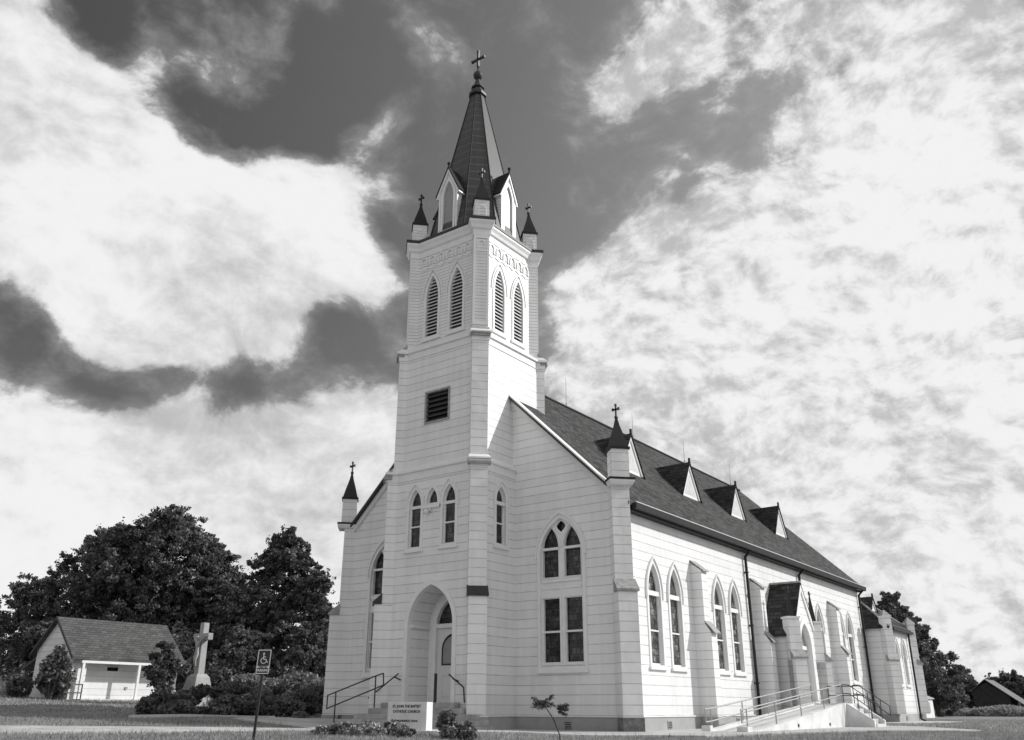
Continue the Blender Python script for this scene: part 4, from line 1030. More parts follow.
q = MB()
for (xa, za), (xc, zc_) in (((xr,zrg),(xe+.12,zef-.12*sl_f)), ((xr,zrg),(xb-.12,zeb-.12*sl_b))):
    q.hexa([(xa,gy0-.26,za+.01),(xc,gy0-.26,zc_+.01),(xc,gy0-.26,zc_-.14),(xa,gy0-.26,za-.14)], [(xa,gy0-.222,za+.01),(xc,gy0-.222,zc_+.01),(xc,gy0-.222,zc_-.14),(xa,gy0-.222,za-.14)])
q.build('rake_trim', M_DARK, rf)
q = MB(); q.box(xe-.02,xe+.10,-.75,gy1+.1,2.74,2.86); q.build('porch_beam', M_TRIM, sd)
for y in (-.62, 2.42): 
    q = MB(); q.box(xe-.02,xe+.09,y-.06,y+.06,.98,2.74); q.build('porch_post', M_TRIM, sd)
q = MB(); q.box(xe-.95,xe+.35,yq-.4,gy1,.6,1.06); q.build('porch_floor', M_CONC, sd)
for y0_, y1_ in ((1.2,1.8),(3.35,3.9)):
    q = MB(); q.box(xe-.95,xe-.92,y0_-.05,y1_+.05,2.40,2.66); w_ = q.build('window', M_TRIM, sd)
    q = MB(); q.box(xe-.922,xe-.91,y0_,y1_,2.44,2.62); q.build('pane', M_VOID, w_)
q = MB(); q.box(xe-.95,xe-.92,-.22,.0,1.06,2.35); q.build('door', M_CAP, sd)
q = MB(); q.sphere((xe-.1,-.95,2.35),.07,8); q.tube((xe-.2,-.95,2.35),(xe-.1,-.95,2.35),.03); q.build('porch_lamp', M_DARK, sd)
q = MB(); q.box(xe-.95,xe-.90,2.35,2.5,1.55,1.68); q.build('outlet_box', M_CAP, sd)
# lean-to at its back
q = MB(); q.hexa([(xb-.1,gy0+.1,3.1),(xb-1.5,gy0+.1,2.55),(xb-1.5,gy0+.1,2.48),(xb-.1,gy0+.1,3.03)], [(xb-.1,gy1,3.1),(xb-1.5,gy1,2.55),(xb-1.5,gy1,2.48),(xb-.1,gy1,3.03)]); q.build('lean_to_roof', M_TIN, sd)
for y in (gy0+.2, gy1-.2):
    q = MB(); q.box(xb-1.45,xb-1.33,y-.06,y+.06,.9,2.5); q.build('lean_to_post', M_SHW, sd)
# little pipe railing beside the porch
rl = thing('porch_railing', 'low pipe railing at the left end of the outbuilding porch', 'railing', (xe+.3,-1.0,1.0))
rail(rl, [((xe+.4,-1.6,1.72),(xe+.4,-.7,1.72)),((xe+.4,-1.6,1.34),(xe+.4,-.7,1.34)),((xe+.4,-1.6,1.0),(xe+.4,-1.6,1.72)),((xe+.4,-.7,1.0),(xe+.4,-.7,1.72))], .03, M_RAIL, 'rail_frame')

# ------------------------------------------------------------------ foliage
def leaves_mesh(name, cen, size, m, tone, flat=.0, aspect=1.6, up=None):
    """cen (n,3), size (n,), tone (n,) -> mesh of folded leaf quads"""
    n = len(cen)
    a = rng.normal(size=(n,3)); a /= np.linalg.norm(a, axis=1)[:,None]
    if flat: a[:,2] *= (1-flat); a /= np.linalg.norm(a, axis=1)[:,None]
    b = rng.normal(size=(n,3)); b -= (b*a).sum(1)[:,None]*a; b /= np.linalg.norm(b, axis=1)[:,None]
    s = size[:,None]
    v = np.empty((n,4,3))
    v[:,0] = cen-a*s*aspect/2; v[:,1] = cen+b*s/2; v[:,2] = cen+a*s*aspect/2; v[:,3] = cen-b*s/2
    me = bpy.data.meshes.new(name); me.vertices.add(n*4); me.vertices.foreach_set('co', v.reshape(-1))
    me.loops.add(n*4); me.loops.foreach_set('vertex_index', np.arange(n*4)); me.polygons.add(n)
    me.polygons.foreach_set('loop_start', np.arange(n)*4); me.polygons.foreach_set('loop_total', np.full(n,4)); me.update(calc_edges=True)
    at_ = me.attributes.new('tone', 'FLOAT', 'FACE'); at_.data.foreach_set('value', np.clip(tone,0,1).astype(np.float32))
    me.materials.append(m); return me
def addmesh(name, me, par=None):
    o = bpy.data.objects.new(name, me); COL.objects.link(o)
    if par is not None: put(o, par)
    return o
def blob_pts(n, c, r, shell=.55):
    d = rng.normal(size=(n,3)); d /= np.linalg.norm(d, axis=1)[:,None]
    rad = (shell+(1-shell)*rng.random(n)**.8)
    return np.array(c)+d*rad[:,None]*np.array(r)
def tree(label, x, y, h, w, seed, n=16000, m=M_LEAF, leaf=.165, lobes=105, trunk=.28, base=None, low=.22, lean=(0,0), cat='tree', name='tree', group=None, form=.9):
    global rng
    rng = np.random.default_rng(seed); rd_ = random.Random(seed)
    z = T(x,y) if base is None else base
    t = thing(name, label, cat, (x,y,z), group)
    # crown: many uneven clumps along limbs
    cl = []
    for k in range(lobes):
        f = rd_.random()
        zz = low+(1-low)*f
        prof = math.sin(math.pi*min(1,max(.03,(zz-low*.55)/(1.06-low*.55)))**form)
        rr = w/2*prof*math.sqrt(rd_.random())*.92
        an = rd_.random()*6.283
        cr_ = w*(.075+.085*rd_.random())*(1.15-.35*zz)
        cl.append((x+lean[0]*zz+rr*math.cos(an), y+lean[1]*zz+rr*math.sin(an), z+zz*h-cr_*.6, cr_))
    n = int(n*2.6); lobes_n = len(cl); per = n//lobes_n; C_ = []; TN = []; SZ = []
    for cx, cy, cz, cr_ in cl:
        sub = rd_.randint(6, 9)
        tone0 = rd_.random()
        for q_ in range(sub):
            d = np.array([rd_.gauss(0,1), rd_.gauss(0,1), rd_.gauss(0,.8)]); d /= np.linalg.norm(d)+1e-9
            cc = np.array([cx,cy,cz])+d*cr_*rd_.uniform(.35,1.2)
            p = blob_pts(per//sub, cc, (cr_*rd_.uniform(.22,.5), cr_*rd_.uniform(.22,.5), cr_*rd_.uniform(.15,.34)), .1)
            C_.append(p); k = len(p); TN.append(np.clip(rng.normal(.3+.4*tone0, .22, k), 0, 1)); SZ.append(leaf*rng.uniform(.55,1.25,k))
    # loose twigs between and beyond the clumps
    for q_ in range(lobes*3):
        a_, b_ = rd_.choice(cl), rd_.choice(cl); f_ = rd_.uniform(0,.35)
        d = np.array([rd_.gauss(0,1), rd_.gauss(0,1), rd_.gauss(.2,.9)]); d /= np.linalg.norm(d)
        c0_ = np.array(a_[:3])*(1-f_)+np.array(b_[:3])*f_; L2 = a_[3]*rd_.uniform(.9,1.75); k = max(6, n//(lobes*14))
        t_ = rng.random(k)[:,None]; p = c0_+d*L2*t_+rng.normal(size=(k,3))*leaf*.55
        C_.append(p); TN.append(np.clip(rng.normal(.5,.25,k),0,1)); SZ.append(leaf*rng.uniform(.5,1.1,k))
    P_ = np.concatenate(C_); P_[:,2] = np.maximum(P_[:,2], z+.15)
    me = leaves_mesh('crown', P_, np.concatenate(SZ), m, np.concatenate(TN)); addmesh('crown', me, t)
    tb = MB(); top = Vector((x+lean[0]*.6, y+lean[1]*.6, z+h*.72)); b0 = Vector((x,y,z-.2))
    prev = b0; pr = trunk
    for k in range(1, 6):
        f = k/5; p = b0.lerp(top, f)+Vector((rd_.uniform(-.15,.15), rd_.uniform(-.15,.15), 0))*(1 if k < 5 else 0); r = trunk*(1-.8*f)
        tb.tube(prev, p, pr, r, 8); prev, pr = p, r
    for cx, cy, cz, cr_ in cl[:min(22, lobes)]:
        f = rd_.uniform(.25,.75); s_ = b0.lerp(top, f); e_ = Vector((cx,cy,cz))
        if e_.z < s_.z: s_ = b0.lerp(top, max(.12,(e_.z-z)/h*.6))
        md = s_.lerp(e_, .5)+Vector((0,0,-.1*h*.2)); tb.tube(s_, md, trunk*.20, trunk*.12, 6); tb.tube(md, e_, trunk*.12, trunk*.03, 6)
    tb.build('trunk', M_BARK, t); return t
def bush(label, x, y, w, d, h, seed, n=3500, m=M_LEAF2, leaf=.09, name='shrub', cat='shrub', group=None, rot=0, boxy=False, z=None, bloom=0, stems=True):
    global rng
    rng = np.random.default_rng(seed); rd_ = random.Random(seed); z = T(x,y) if z is None else z
    t = thing(name, label, cat, (x,y,z), group)
    C_ = []; TN = []
    k = 14 if not boxy else 40
    for q_ in range(k):
        if boxy: cx, cy, cz = rd_.uniform(-.5,.5)*w*.92, rd_.uniform(-.5,.5)*d*.8, rd_.uniform(.1,.84)*h
        else:
            an = rd_.random()*6.28; rr = math.sqrt(rd_.random())*.36; cz = rd_.uniform(.15,.8)*h; f = math.sin(math.pi*min(1,(cz/h*.8+.25)))
            cx, cy = rr*w*math.cos(an)*f, rr*d*math.sin(an)*f
        rs_ = (.24 if not boxy else .14)*min(w, 1.6*h if boxy else w)
        p = blob_pts(n//k, (0,0,0), (rs_*rd_.uniform(.7,1.2), rs_*rd_.uniform(.7,1.2), h*rd_.uniform(.16,.26)), .35)
        p += np.array([cx,cy,cz]); C_.append(p); TN.append(np.clip(rng.normal(.25+.5*rd_.random(), .2, len(p)), 0, 1))
    P_ = np.concatenate(C_); c_, s_ = math.cos(rot), math.sin(rot)
    P_ = np.stack([x+P_[:,0]*c_-P_[:,1]*s_, y+P_[:,0]*s_+P_[:,1]*c_, z+np.maximum(P_[:,2],.02)], 1)
    me = leaves_mesh('leaves', P_, leaf*rng.uniform(.6,1.3,len(P_)), m, np.concatenate(TN)); addmesh('leaves', me, t)
    if bloom:
        idx = rng.choice(len(P_), bloom); Q_ = P_[idx]+rng.normal(size=(bloom,3))*.02; Q_[:,2] += .03
        me = leaves_mesh('blooms', np.repeat(Q_,4,0)+rng.normal(size=(bloom*4,3))*.012, np.full(bloom*4,.045), M_FLOWER, rng.random(bloom*4), aspect=1.1); tag(addmesh('blooms', me, t), kind='stuff')
    if stems:
        q = MB()
        for k in range(6):
            an = k*1.05; q.tube((x,y,z-.05),(x+.3*w*math.cos(an),y+.3*d*math.sin(an),z+h*.6),.03*max(.3,h),.008,6)
        q.build('stems', M_BARK, t)
    return t

GT = 'trees behind the outbuilding'
tree('low dark tree at the far left edge behind the tall grass', -61.9, 14.3, 10.0, 10.5, 11, n=15000, group=GT, low=.05)
tree('broad dark tree rising behind the gable end of the outbuilding', -54.2, 15.1, 13.6, 10.5, 12, n=26000, group=GT, low=.1)
tree('tallest dark spreading tree directly behind the outbuilding roof', -45.6, 16.4, 15.0, 12.0, 13, n=36000, group=GT, low=.1)
tree('dark tree behind the right end of the outbuilding roof', -43.4, 20.5, 11.6, 8.0, 14, n=20000, group=GT, low=.1)
tree('rounded dark tree standing alone just left of the church', -34.4, 19.8, 12.4, 7.6, 15, n=30000, group=GT, low=.08, form=.75, m=M_LEAF)
tree('dark crown filling between the broad tree and the tallest tree', -48.5, 14.2, 13.6, 8.5, 23, n=16000, group=GT, low=.12)
tree('dark rounded shoulder on the right side of the tallest tree', -43.0, 18.2, 12.9, 7.5, 24, n=16000, group=GT, low=.12)
tree('slim dark tree close against the left side of the church', -31.0, 20.2, 9.3, 5.2, 22, n=14000, group=GT, low=.05)
tree('lower dark tree filling the gap behind the stone cross', -38.1, 19.4, 6.6, 6.5, 16, n=15000, group=GT, low=.05)
tree('thin feathery tree poking up left of the tallest tree', -51, 17.5, 13.4, 7, 18, n=9000, group=GT, lobes=44)
tree('small dark tree between the outbuilding and the stone cross', -18.95, .55, 3.0, 1.8, 20, n=7000, leaf=.12, trunk=.06, low=.12, lobes=34, m=M_LEAF)
for i, (x, y, h, w) in enumerate(((-42.5,6.3,4.6,8),(-40.7,10.1,4.8,8),(-33.5,10.4,4.2,7),(-28.2,11.9,4.2,6.5),(-25.2,14.4,4.6,5.5))):
    tree(['low dark thicket tree beyond the lean-to','low dark thicket tree just behind the outbuilding gable','low dark thicket tree behind the outbuilding roof end','low dark thicket tree behind the pale bushes','low dark thicket tree beside the church corner'][i], x, y, h, w, 40+i, n=11000, low=.02, trunk=.12, form=.5, lobes=46, name='thicket_tree', group='low trees in front of the tall ones')
# climbing shrub at the outbuilding gable
bush('tall dark ragged shrub against the gable wall of the outbuilding', -23.9, -2.1, 2.0, 1.4, 2.5, 50, n=5200, m=M_LEAF, leaf=.13)
bush('low dark shrub at the left foot of the outbuilding gable', -26.2, -2.6, 1.8, 1.2, 1.2, 51, n=2400, m=M_LEAF, leaf=.12)
# planted bed round the cross
bl_ = [(-7.45,-7.0,1.4,1.2,.80,'left end of the bed'),(-7.8,-5.9,1.5,1.4,.72,'second from the left end of the bed'),(-8.1,-4.7,1.1,1.1,.26,'in front of the stone cross'),(-8.4,-3.5,1.7,1.5,.80,'right of the stone cross'),(-8.4,-2.1,1.8,1.5,.85,'behind the parking sign pole'),(-8.8,-.7,2.0,1.7,.85,'near the church corner'),(-9.2,.8,1.9,1.7,.95,'beside the church corner')]
for i, (x, y, w, d, h, s) in enumerate(bl_):
    bush('rounded dark green shrub in the planted bed, '+s, x, y, w, d, h, 60+i, n=5200, m=M_LEAF2 if i % 2 else M_LEAF, leaf=.085, group='shrubs of the planted bed')
for i, (x, y, w) in enumerate(((-13.2,-.3,3.6),(-11.4,2.2,3.6))):
    bush(['clipped flat-topped hedge behind the bed shrubs, left half','clipped flat-topped hedge behind the bed shrubs, right half'][i], x, y, w, 1.4, 1.15, 75+i, n=11000, m=M_LEAF2, leaf=.09, name='hedge', cat='hedge', rot=R(54), boxy=True, stems=False)
for i, (x, y, h) in enumerate(((-17.4,4.6,1.6),(-16.4,6.6,1.8),(-14.6,7.2,1.7),(-11.9,4.4,1.3))):
    bush('pale loose leafy bush behind the hedge, '+['left one nearest the cross','tallest middle one','right one','front right one'][i], x, y, 3.4, 2.8, h, 80+i, n=5000, m=M_LEAFL, leaf=.12, group='pale bushes behind the hedge')
q = MB()
kp = [(-6.45,-8.4),(-6.75,-6.2),(-7.0,-4.0),(-7.2,-2.2)]
for a, b in zip(kp, kp[1:]):
    q.hexa([(a[0],a[1],T(*a)-.1),(b[0],b[1],T(*b)-.1),(b[0]-.15,b[1],T(*b)-.1),(a[0]-.15,a[1],T(*a)-.1)], [(a[0],a[1],T(*a)+.10),(b[0],b[1],T(*b)+.10),(b[0]-.15,b[1],T(*b)+.10),(a[0]-.15,a[1],T(*a)+.10)])
tag(q.build('bed_kerb', M_CONC), 'low concrete kerb edging the planted bed', 'kerb')
bush('light grey-green low clump at the bed edge near the church corner', -6.9, -1.3, .7, .6, .28, 90, n=900, m=M_LEAFL, leaf=.07, stems=False)
# flowers round the sign
fl_ = [(3.25,-8.9,.6,.27,1),(3.7,-9.0,.55,.25,0),(4.15,-8.85,.55,.30,1),(4.6,-9.1,.55,.27,1),(5.0,-8.8,.42,.36,0),(5.4,-9.05,.55,.27,1),(5.75,-9.15,.45,.22,0),(6.42,-8.5,.55,.56,0),(6.85,-8.4,.5,.36,0),(6.75,-8.85,.5,.28,0),
 (3.7,-9.7,.6,.20,1),(4.25,-9.8,.6,.22,0),(4.85,-9.75,.6,.2,1),(5.45,-9.8,.6,.2,1),(6.05,-9.6,.5,.2,0),(7.2,-8.7,.45,.22,0)]
fd_ = ['pale','leafy','white flowered','pale flowered','dark','white tipped','low dark','tall bushy dark','dark upright','small dark','spreading pale','spreading leafy','spreading flowered','wide pale','flat dark','tiny dark']
fp_ = ['leftmost below the sign','second from the left below the sign','third from the left below the sign','left of the sign middle','at the middle of the sign','right of the sign middle','at the right end of the sign','right of the white sign edge','beside the steps, right of the tallest plant','in front of the two right plants',
 'at the left of the front row','second in the front row','in the middle of the front row','right of the middle of the front row','at the right end of the front row','farthest right of all the bed']
for i, (x, y, w, h, b) in enumerate(fl_):
    bush(f'{fd_[i]} bedding plant {fp_[i]}', x, y, w, w, h, 100+i, n=1300 if h < .35 else 1500, m=M_LEAFL if b else M_LEAF2, leaf=.05 if i != 7 else .07, name='bedding_plant', cat='plant', group='plants in front of the church sign', bloom=40 if b else 6, stems=False)
# sapling
def sapling():
    global rng
    rng = np.random.default_rng(4)
    x, y = 11.03, -10.89; z = T(x,y)
    t = thing('sapling', 'thin leaning sapling with a small drooping leafy top before the front wall', 'sapling', (x,y,z))
    q = MB(); pts = [(x,y,z-.1),(x-.02,y-.0,.25),(x-.10,y-.06,.50),(x-.22,y-.15,.72),(x-.30,y-.21,.80)]
    for k, (a, b) in enumerate(zip(pts, pts[1:])): q.tube(a, b, .014-.002*k, .012-.002*k, 6)
    fr_ = []
    for k in range(15):
        an = rng.uniform(0,6.28); st_ = Vector(pts[3] if k % 3 else pts[2])+Vector((0,0,rng.uniform(-.02,.1)))
        L_ = rng.uniform(.16,.30); e_ = st_+Vector((math.cos(an)*L_*.9-.05, math.sin(an)*L_*.9, rng.uniform(-.12,.12)))
        if k % 3 == 0: st_ = st_+Vector((.05,.04,.13)); e_ = st_+Vector((rng.uniform(.06,.22), rng.uniform(.05,.16), rng.uniform(-.06,.02)))
        q.tube(st_, e_, .005, .002, 5); fr_.append((st_, e_))
    q.build('stem', M_BARK, t)
    C_ = []
    for a, b in fr_:
        for j in range(110):
            p = a.lerp(b, rng.uniform(.1,1)); C_.append((p.x+rng.normal()*.022, p.y+rng.normal()*.022, p.z+rng.normal()*.014))
    me = leaves_mesh('leaves', np.array(C_), rng.uniform(.013,.027,len(C_)), M_LEAF, rng.random(len(C_)), aspect=2.2); addmesh('leaves', me, t)
sapling()
# right hand side
tree('large dark leaning tree beyond the rear of the church', 1.0, 68.9, 11.3, 7.6, 77, n=36000, lobes=95, m=M_LEAF2, low=.14, trunk=.30, base=0, form=.55, lean=(-2.7,-1.2))
GR = 'far trees on the right horizon'
for i, (x, y, h, w) in enumerate(((-4.0,108,5.2,6),(-6.5,104,6.3,7),(-4.5,112,5.6,8),(1.0,120,5.6,9),(5.2,124,6.4,8),(7.4,122,7.0,7),(-3.2,84,6.0,6.0))):
    tree(['far tree just left of the dark barn','far tree behind the big leaning tree','low far tree behind the dark barn','far low tree right of the barn roof','far tree at the right frame edge','tallest far tree at the right frame edge','far tree close to the church rear'][i], x, y, h, w, 140+i, n=9000, leaf=.38, lobes=26, base=-.1, low=.05, group=GR)
def strip_leaves(name, label, cat, x0, x1, y0, y1, n, h, m, leaf, seed, kind=None, lump=True):
    global rng
    rng = np.random.default_rng(seed)
    X = rng.uniform(x0,x1,n); Y = rng.uniform(y0,y1,n)
    hh = h*(.55+.45*np.abs(np.sin(X*.55+1.3*np.sin(Y*.3)))) if lump else np.full(n,h)
    Z = np.array([T(a,b) for a,b in zip(X,Y)])+rng.random(n)*hh
    me = leaves_mesh(name, np.stack([X,Y,Z],1), leaf*rng.uniform(.6,1.3,n), m, rng.random(n), flat=.0); o = addmesh(name, me)
    tag(o, label, cat, None, kind); return o
strip_leaves('field_growth', 'pale rough brush along the far edge of the right lawn', 'brush', -14, 34, 76, 82, 34000, 1.0, M_BRUSH, .20, 201, 'stuff')
strip_leaves('undergrowth', 'dark undergrowth below the far trees', 'undergrowth', -30, 40, 106, 112, 16000, 1.9, M_LEAF, .5, 203, 'stuff')
# barn
bn = thing('barn', 'old dark gabled barn among far trees at the right', 'barn', (.9,98,0))
q = MB(); bx, by = .9, 96.0
q.hexa([(bx-1.5,by,-.1),(bx+2.3,by,-.1),(bx+2.3,by,2.1),(bx,by,3.65),(bx-1.5,by,2.7)], [(bx-1.5,by+6,-.1),(bx+2.3,by+6,-.1),(bx+2.3,by+6,2.1),(bx,by+6,3.85),(bx-1.5,by+6,2.7)])
q.build('wall', M_BARNW, bn)
q = MB()
for s, e_ in ((-1,1.75),(1,4.6)):
    z_ = 3.95-e_*.76
    q.hexa([(bx,by-.3,3.98),(bx+s*e_,by-.3,z_),(bx+s*e_,by-.3,z_-.08),(bx,by-.3,3.88)], [(bx,by+6.3,3.98),(bx+s*e_,by+6.3,z_),(bx+s*e_,by+6.3,z_-.08),(bx,by+6.3,3.88)])
q.build('roof', M_TIN, bn)
q = MB()
for y_ in (by+.2, by+5.6): q.box(bx+4.1,bx+4.25,y_,y_+.15,-.1,.55)
q.build('post', M_BARNW, bn)
# white annex behind the church
wb = thing('white_shed', 'small bright white shed seen past the rear corner of the church', 'shed', (1.9,57,0))
q = MB(); q.hexa([(.2,55.5,-.1),(2.65,55.5,-.1),(2.65,55.5,1.55),(1.45,55.5,2.0),(.2,55.5,1.6)], [(.2,58.5,-.1),(2.65,58.5,-.1),(2.65,58.5,1.55),(1.45,58.5,2.0),(.2,58.5,1.6)]); q.build('wall', M_TRIM, wb)
q = MB(); q.hexa([(1.45,55.35,2.08),(2.8,55.35,1.5),(2.8,55.35,1.44),(1.45,55.35,2.0)], [(1.45,58.6,2.08),(2.8,58.6,1.5),(2.8,58.6,1.44),(1.45,58.6,2.0)]); q.hexa([(1.45,55.35,2.08),(0,55.35,1.5),(0,55.35,1.44),(1.45,55.35,2.0)], [(1.45,58.6,2.08),(0,58.6,1.5),(0,58.6,1.44),(1.45,58.6,2.0)]); q.build('roof', M_FLASH, wb)
q = MB(); q.box(2.65,2.68,56.6,57.2,.4,1.2); q.build('window', M_CAP, wb)

# ------------------------------------------------------------------ grass
PAVE = [[(-8.2,-34),(-6.2,-34),(-3.4,-20),(-1.2,-15),(-.5,-12.7),(.1,-10.5),(1.3,-8.0),(-.1,-6.7),(-1.4,-9.3),(-2.4,-11.7),(-3.3,-13.9),(-5.5,-20)],
 [(-7.4,-2.2),(-5.2,-5.6),(-.1,-6.7),(1.3,-8.0),(4.0,-7.8),(5.3,-7.3),(7.0,-5.1),(8.5,-3.3),(10.0,-2.6),(10.6,1.0),(11.6,6.0),(13.9,8.0),(14.3,9.2),(11.2,14.5),(9.0,15.5),(-6.3,15.5)],
 [(7.3,22.5),(8.9,22.6),(9.8,27.6),(9.7,31.5),(7.4,31.5)]]
def inside(X, Y, poly):
    r = np.zeros(len(X), bool); n = len(poly)
    for i in range(n):
        x0, y0 = poly[i]; x1, y1 = poly[(i+1)%n]
        c = ((y0 > Y) != (y1 > Y)) & (X < (x1-x0)*(Y-y0)/(y1-y0+1e-12)+x0); r ^= c
    return r
def grass(name, label, n, rmin, rmax, a0, a1, h, wd, seed, m=M_GRASSB, region=None, cen=(20.08,-24.68)):
    r_ = np.random.default_rng(seed)
    rr = np.sqrt(r_.uniform(rmin**2, rmax**2, n)); an = r_.uniform(R(a0), R(a1), n)
    X = cen[0]+rr*np.sin(-an)*1.0; Y = cen[1]+rr*np.cos(an)
    if region: X = r_.uniform(region[0],region[1],n); Y = r_.uniform(region[2],region[3],n)
    k = ~(inside(X,Y,PAVE[0])|inside(X,Y,PAVE[1])|inside(X,Y,PAVE[2])) & ~((np.abs(X)<7.6)&(Y>-1)&(Y<32.5)) & ~((X>7)&(X<10.5)&(Y>1.3)&(Y<14.5))
    X, Y = X[k], Y[k]; n = len(X)
    zg = .042*np.maximum(0,-X); zg = np.where(zg>=1, 1+(1-np.exp(-(zg-1)/.5))*.5, zg)
    s_ = lambda t: np.clip(t,0,1)**2*(3-2*np.clip(t,0,1))
    zg = zg+.1*s_((-3.2-Y)/2)*s_((8-X)/2)
    patch = .5+.5*np.sin(X*1.7+2*np.sin(Y*.9))*np.sin(Y*1.3+np.sin(X*2.1))
    H = h*r_.uniform(.5,1.3,n)*(.7+.5*patch); t = r_.uniform(0,6.283,n); lx_, ly_ = r_.normal(size=n)*H*.45, r_.normal(size=n)*H*.45
    v = np.empty((n,3,3)); wx, wy = np.cos(t)*wd/2, np.sin(t)*wd/2
    v[:,0] = np.stack([X-wx,Y-wy,zg-.01],1); v[:,1] = np.stack([X+wx,Y+wy,zg-.01],1); v[:,2] = np.stack([X+lx_,Y+ly_,zg+H],1)
    me = bpy.data.meshes.new(name); me.vertices.add(n*3); me.vertices.foreach_set('co', v.reshape(-1)); me.loops.add(n*3); me.loops.foreach_set('vertex_index', np.arange(n*3)); me.polygons.add(n)
    me.polygons.foreach_set('loop_start', np.arange(n)*3); me.polygons.foreach_set('loop_total', np.full(n,3)); me.update(calc_edges=True)
    a_ = me.attributes.new('tone','FLOAT','FACE'); a_.data.foreach_set('value', np.clip(r_.normal(.25+.5*patch,.2,n),0,1).astype(np.float32))
    me.materials.append(m); o = bpy.data.objects.new(name, me); COL.objects.link(o); tag(o, label, 'grass', None, 'stuff')
grass('grass', 'short mown grass of the near lawn', 170000, 12, 34, -2, 72, .055, .022, 1)
grass('grass', 'mown grass of the farther lawn around the church', 120000, 34, 70, -2, 72, .07, .06, 2)
grass('grass_tufts', 'scattered taller tufts and weeds in the near lawn', 9000, 12, 30, -2, 72, .14, .02, 8, M_LEAFL)
grass('tall_grass', 'pale tall grass at the far left edge of the lawn', 26000, 1, 2, 0, 1, .75, .06, 3, M_TALLG, region=(-44,-31,-16,2))

# ------------------------------------------------------------------ camera
cam = bpy.data.cameras.new('camera'); co = bpy.data.objects.new('camera', cam); COL.objects.link(co)
FPX, PITCH, YAW, ROLL = 865.378, .3722, .6334, .0021
cam.sensor_fit = 'HORIZONTAL'; cam.sensor_width = 36; cam.lens = FPX/1024*36; cam.clip_start = .1; cam.clip_end = 5000
cp_, sp_, cy2, sy2 = math.cos(PITCH), math.sin(PITCH), math.cos(YAW), math.sin(YAW)
F = Vector((-sy2*cp_, cy2*cp_, sp_)); Rt = Vector((cy2, sy2, 0)); U = Rt.cross(F)
R2 = Rt*math.cos(ROLL)+U*math.sin(ROLL); U2 = -Rt*math.sin(ROLL)+U*math.cos(ROLL)
mw = Matrix(((R2.x,U2.x,-F.x,20.0815),(R2.y,U2.y,-F.y,-24.6842),(R2.z,U2.z,-F.z,.6965),(0,0,0,1)))
co.matrix_world = mw; scene.camera = co

# ------------------------------------------------------------------ sun and sky
SUN = Vector((1, .93, .82)).normalized()
sl = bpy.data.lights.new('sun', 'SUN'); sl.energy = 3.7; sl.angle = R(.53); sl.color = (1, .99, .975)
so = bpy.data.objects.new('sun', sl); COL.objects.link(so); so.rotation_euler = SUN.to_track_quat('Z', 'Y').to_euler(); so.location = (40,40,40)
w = bpy.data.worlds.new('World'); scene.world = w; w.use_nodes = True; nt = w.node_tree; N = nt.nodes; L = nt.links
bg = N['Background']; bg.inputs['Strength'].default_value = .1
sky = N.new('ShaderNodeTexSky'); sky.sky_type = 'NISHITA'; sky.sun_disc = False; sky.sun_elevation = math.asin(SUN.z); sky.sun_rotation = math.atan2(SUN.x, SUN.y)
sky.air_density = 1.0; sky.dust_density = .6
sc = N.new('ShaderNodeSeparateColor'); L.new(sky.outputs[0], sc.inputs[0])
# black-and-white film behind a red filter: mostly the red channel of the sky
skyv = mathn(nt, 'ADD', mathn(nt, 'MULTIPLY', sc.outputs[0], .62), mathn(nt, 'MULTIPLY', sc.outputs[1], .20))
tc = N.new('ShaderNodeTexCoord')
# the air brightens towards the sun
sd_ = N.new('ShaderNodeVectorMath'); sd_.operation = 'DOT_PRODUCT'; L.new(tc.outputs['Generated'], sd_.inputs[0]); sd_.inputs[1].default_value = tuple(SUN)
sm_ = N.new('ShaderNodeMapRange'); sm_.interpolation_type = 'SMOOTHSTEP'; sm_.inputs[1].default_value = -.15; sm_.inputs[2].default_value = .75; sm_.inputs[3].default_value = .95; sm_.inputs[4].default_value = 2.6; L.new(sd_.outputs['Value'], sm_.inputs[0])
skyv = mathn(nt, 'MULTIPLY', skyv, sm_.outputs[0])
def noise(scale, detail, rough, vec, dist=0, zs=1.):
    mp = N.new('ShaderNodeMapping'); mp.inputs['Scale'].default_value = (1,1,zs); L.new(vec, mp.inputs[0])
    n = N.new('ShaderNodeTexNoise'); n.inputs['Scale'].default_value = scale; n.inputs['Detail'].default_value = detail; n.inputs['Roughness'].default_value = rough; n.inputs['Distortion'].default_value = dist
    L.new(mp.outputs[0], n.inputs['Vector']); return n
dirv = tc.outputs['Generated']
wn = noise(5.0, 3, .5, dirv)
sub = N.new('ShaderNodeVectorMath'); sub.operation = 'SUBTRACT'; L.new(wn.outputs['Color'], sub.inputs[0]); sub.inputs[1].default_value = (.5,.5,.5)
scl = N.new('ShaderNodeVectorMath'); scl.operation = 'SCALE'; L.new(sub.outputs[0], scl.inputs[0]); scl.inputs['Scale'].default_value = .09
wp = N.new('ShaderNodeVectorMath'); wp.operation = 'ADD'; L.new(dirv, wp.inputs[0]); L.new(scl.outputs[0], wp.inputs[1])
def rdir(u, v):
    d = F + R2*((u-512)/FPX) - U2*((v-370)/FPX); return d.normalized()
NZ1, NZ2, NZ3, CLO, CHI, SKYK = 1.05, .95, .85, 5.1, 8.9, .88
